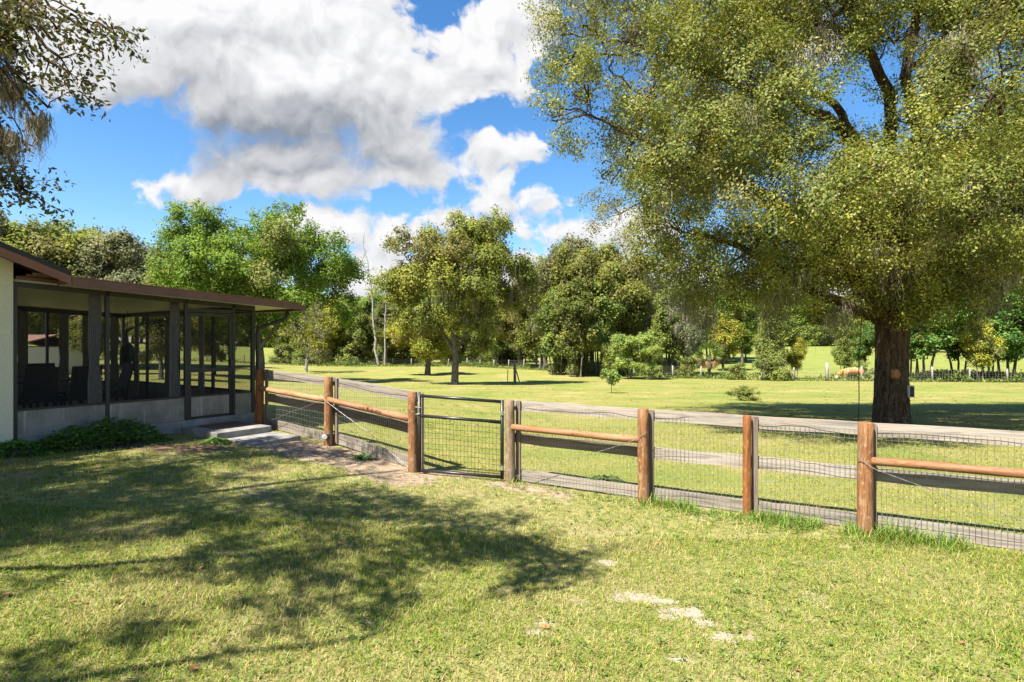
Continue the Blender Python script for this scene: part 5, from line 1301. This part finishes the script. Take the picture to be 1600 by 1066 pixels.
# ------------------------------------------------------------------ far fence of the paddock
def build_far_fence():
    line = [(-70, 86), (-36, 88), (-7, 88), (6, 75), (17, 59.5), (30.0, 53.6), (47, 49.5), (62, 46)]
    r = empty('wire_fence', (0, 0, 0), 0, 'long thin wire fence with grey posts along the far side of the paddock', 'fence')
    rng = random.Random(6); pts = []; 
    for (a, b) in zip(line[:-1], line[1:]):
        L = math.hypot(b[0] - a[0], b[1] - a[1]); n = max(1, round(L / 2.9))
        pts += [(a[0] + (b[0] - a[0]) * i / n, a[1] + (b[1] - a[1]) * i / n) for i in range(n)]
    pts.append(line[-1])
    for i, p in enumerate(pts):
        z = gz(*p); u = 800 + p[0] / p[1] * F
        dark = u < 640; h = 1.3 + rng.uniform(-.1, .15); rd = .05 if dark else .085
        if 1270 < u < 1296: h, rd = 1.75, .16
        m = MB(); lx, ly = rng.uniform(-.05, .05), rng.uniform(-.05, .05)
        m.tube([(0, 0, -.2), (lx * .6, ly * .6, h * .6), (lx, ly, h)], [rd, rd * .96, rd * .92], 8)
        o = m.build('post', M['tpost' if dark else 'grey_wood'], r, smooth=True); o.location = (p[0], p[1], z)
    m = MB()
    for (a, b) in zip(pts[:-1], pts[1:]):
        for h in (.08, .3, .52, .74, .96, 1.18):
            m.tube([(a[0], a[1] - .06, gz(*a) + h), (b[0], b[1] - .06, gz(*b) + h)], .007, 3, cap=False)
        if 800 + a[0] / a[1] * F > 1150:
            for k in range(12):
                u = k / 12; x, y = a[0] + (b[0] - a[0]) * u, a[1] + (b[1] - a[1]) * u
                m.tube([(x, y - .06, gz(x, y) + .05), (x, y - .06, gz(x, y) + 1.2)], .007, 3, cap=False)
    m.build('wire_mesh', M['wire'], r)
    # weedy growth under the wire
    rg = np.random.default_rng(12); Ps = []; sz = []
    for (a, b) in zip(line[:-1], line[1:]):
        n = int(170 * math.hypot(b[0] - a[0], b[1] - a[1])); u = rg.random(n)
        x = a[0] + (b[0] - a[0]) * u + rg.normal(0, .3, n); y = a[1] + (b[1] - a[1]) * u + rg.normal(.3, .5, n)
        cl = fbm(x * .45, y * .45, 3); right = sstep(33, 36, x)
        hgt = np.clip((cl - .38) * 2.8, 0.05, 1) * (.75 + .25 * right) + .12
        k = rg.random(n) < .25 + cl
        x, y, hgt = x[k], y[k], hgt[k]
        Ps.append(np.stack([x, y, ground_z(x, y) + hgt * rg.random(len(x))], -1))
    P = np.concatenate(Ps); n = len(P)
    D = unit(rg.normal(0, .6, (n, 3)) + np.array([0, 0, .6])); N = unit(rg.normal(0, 1, (n, 3)) + np.array([-.2, -.3, .5])); Lf = rg.uniform(.10, .30, n)
    c = np.array([(0.10, 0.17, 0.03), (0.17, 0.22, 0.05), (0.26, 0.26, 0.08), (0.07, 0.11, 0.025)])[rg.choice(4, n, p=[.3, .3, .2, .2])] * rg.uniform(.8, 1.2, (n, 1))
    tag(joined('undergrowth', [leaf_arrays(P, D, N, Lf, Lf * .45, c)], M['leaf_matte']), 'weedy undergrowth along the foot of the far wire fence', 'undergrowth', kind='stuff')
    # dark scrub behind the fence at the right
    n = 26000; x = rg.uniform(31.5, 58, n); yl = np.interp(x, [30, 47, 62], [53.6, 49.5, 46]) + 1.6 + rg.normal(0, .55, n)
    h = .35 + .95 * fbm(x * .5, yl * .5, 3)
    x2 = x; P = np.stack([x2, yl, ground_z(x2, yl) + h * rg.random(n)], -1); k = (x > 36.5); P = P[k]; n = len(P)
    D = unit(rg.normal(0, .7, (n, 3)) + np.array([0, 0, .3])); N = unit(rg.normal(0, 1, (n, 3)) + np.array([0, 0, .4])); Lf = rg.uniform(.10, .24, n)
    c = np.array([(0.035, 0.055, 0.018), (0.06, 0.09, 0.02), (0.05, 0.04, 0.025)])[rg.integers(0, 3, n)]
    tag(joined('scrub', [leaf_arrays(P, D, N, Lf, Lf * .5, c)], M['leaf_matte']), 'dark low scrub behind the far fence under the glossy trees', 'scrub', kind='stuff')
build_far_fence()

# ------------------------------------------------------------------ paddock things
def build_stake():
    p = at(804, 50); r = empty('wooden_stand', p, 0, 'brown wooden stand of braced stakes on the grass right of the paddock oak', 'stand')
    q = MB(); q.tube([(0, 0, -.1), (0, 0, 1.75)], .10, 8); q.build('post', M['batten'], r)
    for s in (-.0, .38):
        q = MB(); q.tube([(s + .1, -.1, -.1), (.06, 0, 1.3)], .055, 7); q.build('brace', M['batten'], r)
    q = MB(); q.tube([(-.62, .1, -.1), (-.6, .1, 1.2)], .035, 6); q.build('stake', M['batten'], r)
build_stake()

def build_cow():
    p = at(1329, 54.6); r = empty('cow', p, 0, 'orange-brown and white cow grazing behind the far fence beside the oak trunk', 'cow')
    me = bpy.data.meshes.new('body'); V, E, R = [], [], []
    def chain(pts, start=None):
        prev = start
        for (x, y, z, rad_) in pts:
            V.append((x, y, z)); R.append(rad_); i = len(V) - 1
            if prev is not None: E.append((prev, i))
            prev = i
        return prev
    chain([(0.15, 0, .98, .34)])
    mid = 0
    rump = chain([(.55, 0, 1.0, .35), (.92, 0, 1.04, .31), (1.10, 0, .98, .20)], mid)
    sh = chain([(-.25, 0, .98, .34), (-.62, 0, 1.0, .31), (-.86, 0, .90, .22)], mid)
    neck = chain([(-1.08, 0, .66, .17), (-1.24, 0, .42, .15)], sh)
    chain([(-1.36, 0, .27, .125), (-1.48, 0, .14, .085), (-1.53, 0, .08, .07)], neck)
    for s in (-1, 1):
        chain([(-1.22, s * .16, .47, .05), (-1.20, s * .27, .45, .035)], neck)                     # ears
        chain([(-.62, s * .20, .66, .125), (-.60, s * .21, .40, .07), (-.63, s * .21, .10, .05), (-.66, s * .21, .03, .065)], sh - 1)
        chain([(.98, s * .20, .74, .16), (.90, s * .21, .52, .09), (1.06, s * .21, .36, .062), (1.02, s * .21, .10, .05), (.98, s * .21, .03, .065)], rump - 1)
    me.from_pydata(V, E, []); o = bpy.data.objects.new('cow_src', me); COL.objects.link(o)
    sk = o.modifiers.new('skin', 'SKIN'); 
    if not me.skin_vertices: me.skin_vertices.new()
    for i, d in enumerate(me.skin_vertices[0].data): d.radius = (R[i], R[i]); d.use_root = (i == 0)
    sk.use_smooth_shade = True; o.modifiers.new('sub', 'SUBSURF').levels = 2; o.modifiers['sub'].render_levels = 2
    dg = bpy.context.evaluated_depsgraph_get(); m2 = bpy.data.meshes.new_from_object(o.evaluated_get(dg)); bpy.data.objects.remove(o)
    def hide(t):
        co = t.n('ShaderNodeTexCoord').outputs['Object']; n = t.noise(co, 1.9, 2, .4)
        sp = t.n('ShaderNodeSeparateXYZ', {0: co})
        face = t.m('MULTIPLY', t.ramp(sp.outputs[0], -1.22, -1.30), .6); belly = t.ramp(sp.outputs[2], .60, .40)
        w = t.m('MAXIMUM', t.ramp(n.outputs[0], .60, .67), t.m('MULTIPLY', belly, .8))
        c = t.mix(w, (0.50, 0.20, 0.07, 1), (0.75, 0.66, 0.55, 1))
        c = t.mix(t.ramp(sp.outputs[0], -1.40, -1.47), c, (0.10, 0.06, 0.045, 1))
        return pbsdf(t, c, .75, .2)
    m2.materials.clear(); m2.materials.append(mat('cow hide', hide)); m2.name = 'body'
    b = bpy.data.objects.new('body', m2); link(b, r); m2.polygons.foreach_set('use_smooth', [True] * len(m2.polygons))
    q = MB(); q.tube([(1.12, 0, 1.12), (1.24, 0, 1.0), (1.26, 0, .7), (1.24, 0, .45)], [.035, .03, .022, .05], 7); q.build('tail', m2.materials[0], r, smooth=True)
    r.rotation_euler = (0, 0, rad(-6)); r.scale = (.98, .98, .98)
    # black tub added to stand in for the dark shade behind the legs
    t = empty('shade_tub', at(1333, 55.9), 0, 'black tub standing in for the dark shade behind the cow', 'shade stand-in')
    q = MB(); q.hexa([(-.42, -.25, 0), (.42, -.25, 0), (.42, .25, 0), (-.42, .25, 0)], [(-.5, -.32, .55), (.5, -.32, .55), (.5, .32, .55), (-.5, .32, .55)]); q.build('tub', M['plastic'], t, bevel=.03)
    q = MB(); q.box(-.54, .54, -.36, -.32, .50, .58); q.box(-.54, .54, .32, .36, .50, .58); q.box(-.54, -.5, -.32, .32, .50, .58); q.box(.5, .54, -.32, .32, .50, .58); q.build('rim', M['plastic'], t)
build_cow()

def build_outbuilding():
    p = at(40, 48); r = empty('outbuilding', p, rad(-28), 'low white building with brown roof seen through the left porch screens', 'building')
    W, D, H = 5.0, 3.0, 2.3
    q = MB(); q.box(-W, W, -D, D, -.5, H); q.build('wall', M['white_wall'], r)
    q = MB(); q.hexa([(-W - .4, -D - .5, H - .12), (W + .4, -D - .5, H - .12), (W + .4, 0, H + .9), (-W - .4, 0, H + .9)], [(-W - .4, -D - .5, H), (W + .4, -D - .5, H), (W + .4, 0, H + 1.0), (-W - .4, 0, H + 1.0)])
    q.hexa([(-W - .4, 0, H + .9), (W + .4, 0, H + .9), (W + .4, D + .5, H - .12), (-W - .4, D + .5, H - .12)], [(-W - .4, 0, H + 1.0), (W + .4, 0, H + 1.0), (W + .4, D + .5, H), (-W - .4, D + .5, H)])
    q.build('roof', M['rust_roof'], r)
    for x in (-2.6, 2.7):
        q = MB(); q.box(x - .75, x + .75, -D - .04, -D - .002, .9, 1.8); q.build('window', M['glass_dark'], r)
        f = MB(); f.box(x - .85, x + .85, -D - .06, -D - .003, 1.801, 1.88); f.box(x - .85, x + .85, -D - .06, -D - .003, .82, .899); f.build('window_frame', M['white'], r)
    q = MB(); q.box(-.45, .45, -D - .05, -D - .002, 0, 2.0); q.build('door', M['rust_roof'], r)
build_outbuilding()

# ------------------------------------------------------------------ plants and litter near the house and fence
def leafy_patch(name, cx, cy, ax_, ay_, rot, hmax, n, size, pal, label, seed, cat='plant', kind=None):
    """low mound of leafy stems: leaves carried in threes on short runners"""
    rng = np.random.default_rng(seed); n3 = n * 3
    a = rng.uniform(0, 2 * np.pi, n); rr = np.sqrt(rng.random(n)) * (1 + .18 * np.sin(a * 3 + seed) + .12 * np.sin(a * 7))
    x0, y0 = rr * np.cos(a) * ax_, rr * np.sin(a) * ay_
    X = cx + x0 * math.cos(rot) - y0 * math.sin(rot); Y = cy + x0 * math.sin(rot) + y0 * math.cos(rot)
    top = hmax * np.clip(1 - rr ** 2, 0, 1) ** .7 * (.45 + 1.1 * fbm(X * 3.2, Y * 3.2, 3)) + .025
    Zb = ground_z(X, Y); Z = Zb + top * rng.random(n) ** .55
    base = np.array([cx, cy, gz(cx, cy)])
    P = np.repeat(np.stack([X, Y, Z], -1), 3, 0); az = np.repeat(rng.uniform(0, 6.28, n), 3) + np.tile([0, 2.1, 4.2], n) + rng.normal(0, .3, n3)
    D = unit(np.stack([np.cos(az), np.sin(az), rng.uniform(-.25, .35, n3)], -1)); N = unit(np.stack([rng.normal(0, .4, n3), rng.normal(0, .4, n3), np.ones(n3)], -1))
    Lf = size * rng.uniform(.6, 1.35, n3); c = np.array(pal)[rng.integers(0, len(pal), n3)] * rng.uniform(.75, 1.25, (n3, 1))
    V, Q, C = leaf_arrays(P, D, N, Lf, Lf * .68, c)
    r = empty(name, base, 0, label, cat)
    if kind: r['kind'] = kind
    quad_mesh('leaves', V - base, Q, M['leaf'], r, colors=C)
    k = rng.choice(n, min(n, 260), replace=False)
    paths = []
    for i in k:
        f = np.array([X[i] + rng.normal(0, .06), Y[i] + rng.normal(0, .06), Zb[i] - .01]); paths.append((np.stack([f, np.array([X[i], Y[i], Z[i]])]), np.array([.004, .002])))
    V, Q = tube_arrays(paths, 4); quad_mesh('stems', V - base, Q, M['bark'], r)
PL = [(0.06, 0.17, 0.024), (0.10, 0.24, 0.034), (0.16, 0.30, 0.045), (0.22, 0.33, 0.06)]
x, y, _z = porch_pt(-2.05, -.46, 0); leafy_patch('leafy_vine', x, y, .95, .36, PRZ, .36, 2100, .050, PL, 'bright green leafy vine mound at the foot of the porch kick plate', 3)
x, y, _z = porch_pt(-3.05, -.42, 0); leafy_patch('leafy_vine', x, y, .38, .30, PRZ, .18, 800, .045, PL, 'low leafy vine at the corner of the cream wall', 4)
x, y = gp(340, 694); leafy_patch('creeping_weed', x, y, .22, .14, .3, .09, 260, .035, PL, 'small dark weed patch in front of the lower concrete step', 5)
x, y = gp(945, 766); leafy_patch('creeping_weed', x, y, .50, .16, math.atan2(P2[1] - P1[1], P2[0] - P1[0]), .20, 900, .038, [(0.05, 0.115, 0.02), (0.085, 0.16, 0.03), (0.13, 0.20, 0.045)], 'leafy weeds spilling out under the brace bay right of the gate', 6)
x, y = gp(568, 718); leafy_patch('creeping_weed', x, y, .16, .10, 0, .06, 110, .045, [(0.13, 0.23, 0.07), (0.18, 0.28, 0.09)], 'small pale green weed on the bare dirt left of the gate', 7)

def build_litter():
    rng = random.Random(9); src = None
    spots = [(12, 930), (45, 888), (256, 901), (105, 946), (335, 834), (1026, 850), (545, 806), (310, 893), (48, 793), (860, 985), (128, 948), (740, 870), (310, 1052), (1240, 1050), (1500, 1010), (600, 868)]
    for i, (u, v) in enumerate(spots):
        x, y = gp(u, v)
        if src is None:
            m = MB(); K = 7; vs = []
            out = [(0, 0), (.25, .28), (.42, .18), (.62, .34), (.8, .14), (1, 0), (.8, -.16), (.62, -.32), (.42, -.15), (.25, -.27)]
            vs = [(.5, 0, .012)] + [(a, b, .05 * abs(b) * 3 + .03 * (a - .5) ** 2) for a, b in out]
            m.add(vs, [(0, 1 + k, 1 + (k + 1) % len(out)) for k in range(len(out))])
            src = m.build('fallen_leaf', M['dead'], None); src.modifiers.new('thick', 'SOLIDIFY').thickness = .01; o = src
        else:
            o = src.copy(); COL.objects.link(o)
        s = rng.uniform(.05, .08) * (1.5 if i == 0 else 1)
        o.location = (x, y, gz(x, y) + .018); o.scale = (s, s, s); o.rotation_euler = (rng.uniform(-.3, .3), rng.uniform(-.3, .3), rng.uniform(0, 6.28))
        tag(o, 'curled brown dead leaf lying on the near lawn', 'leaf', 'dead leaves on the near lawn')
build_litter()
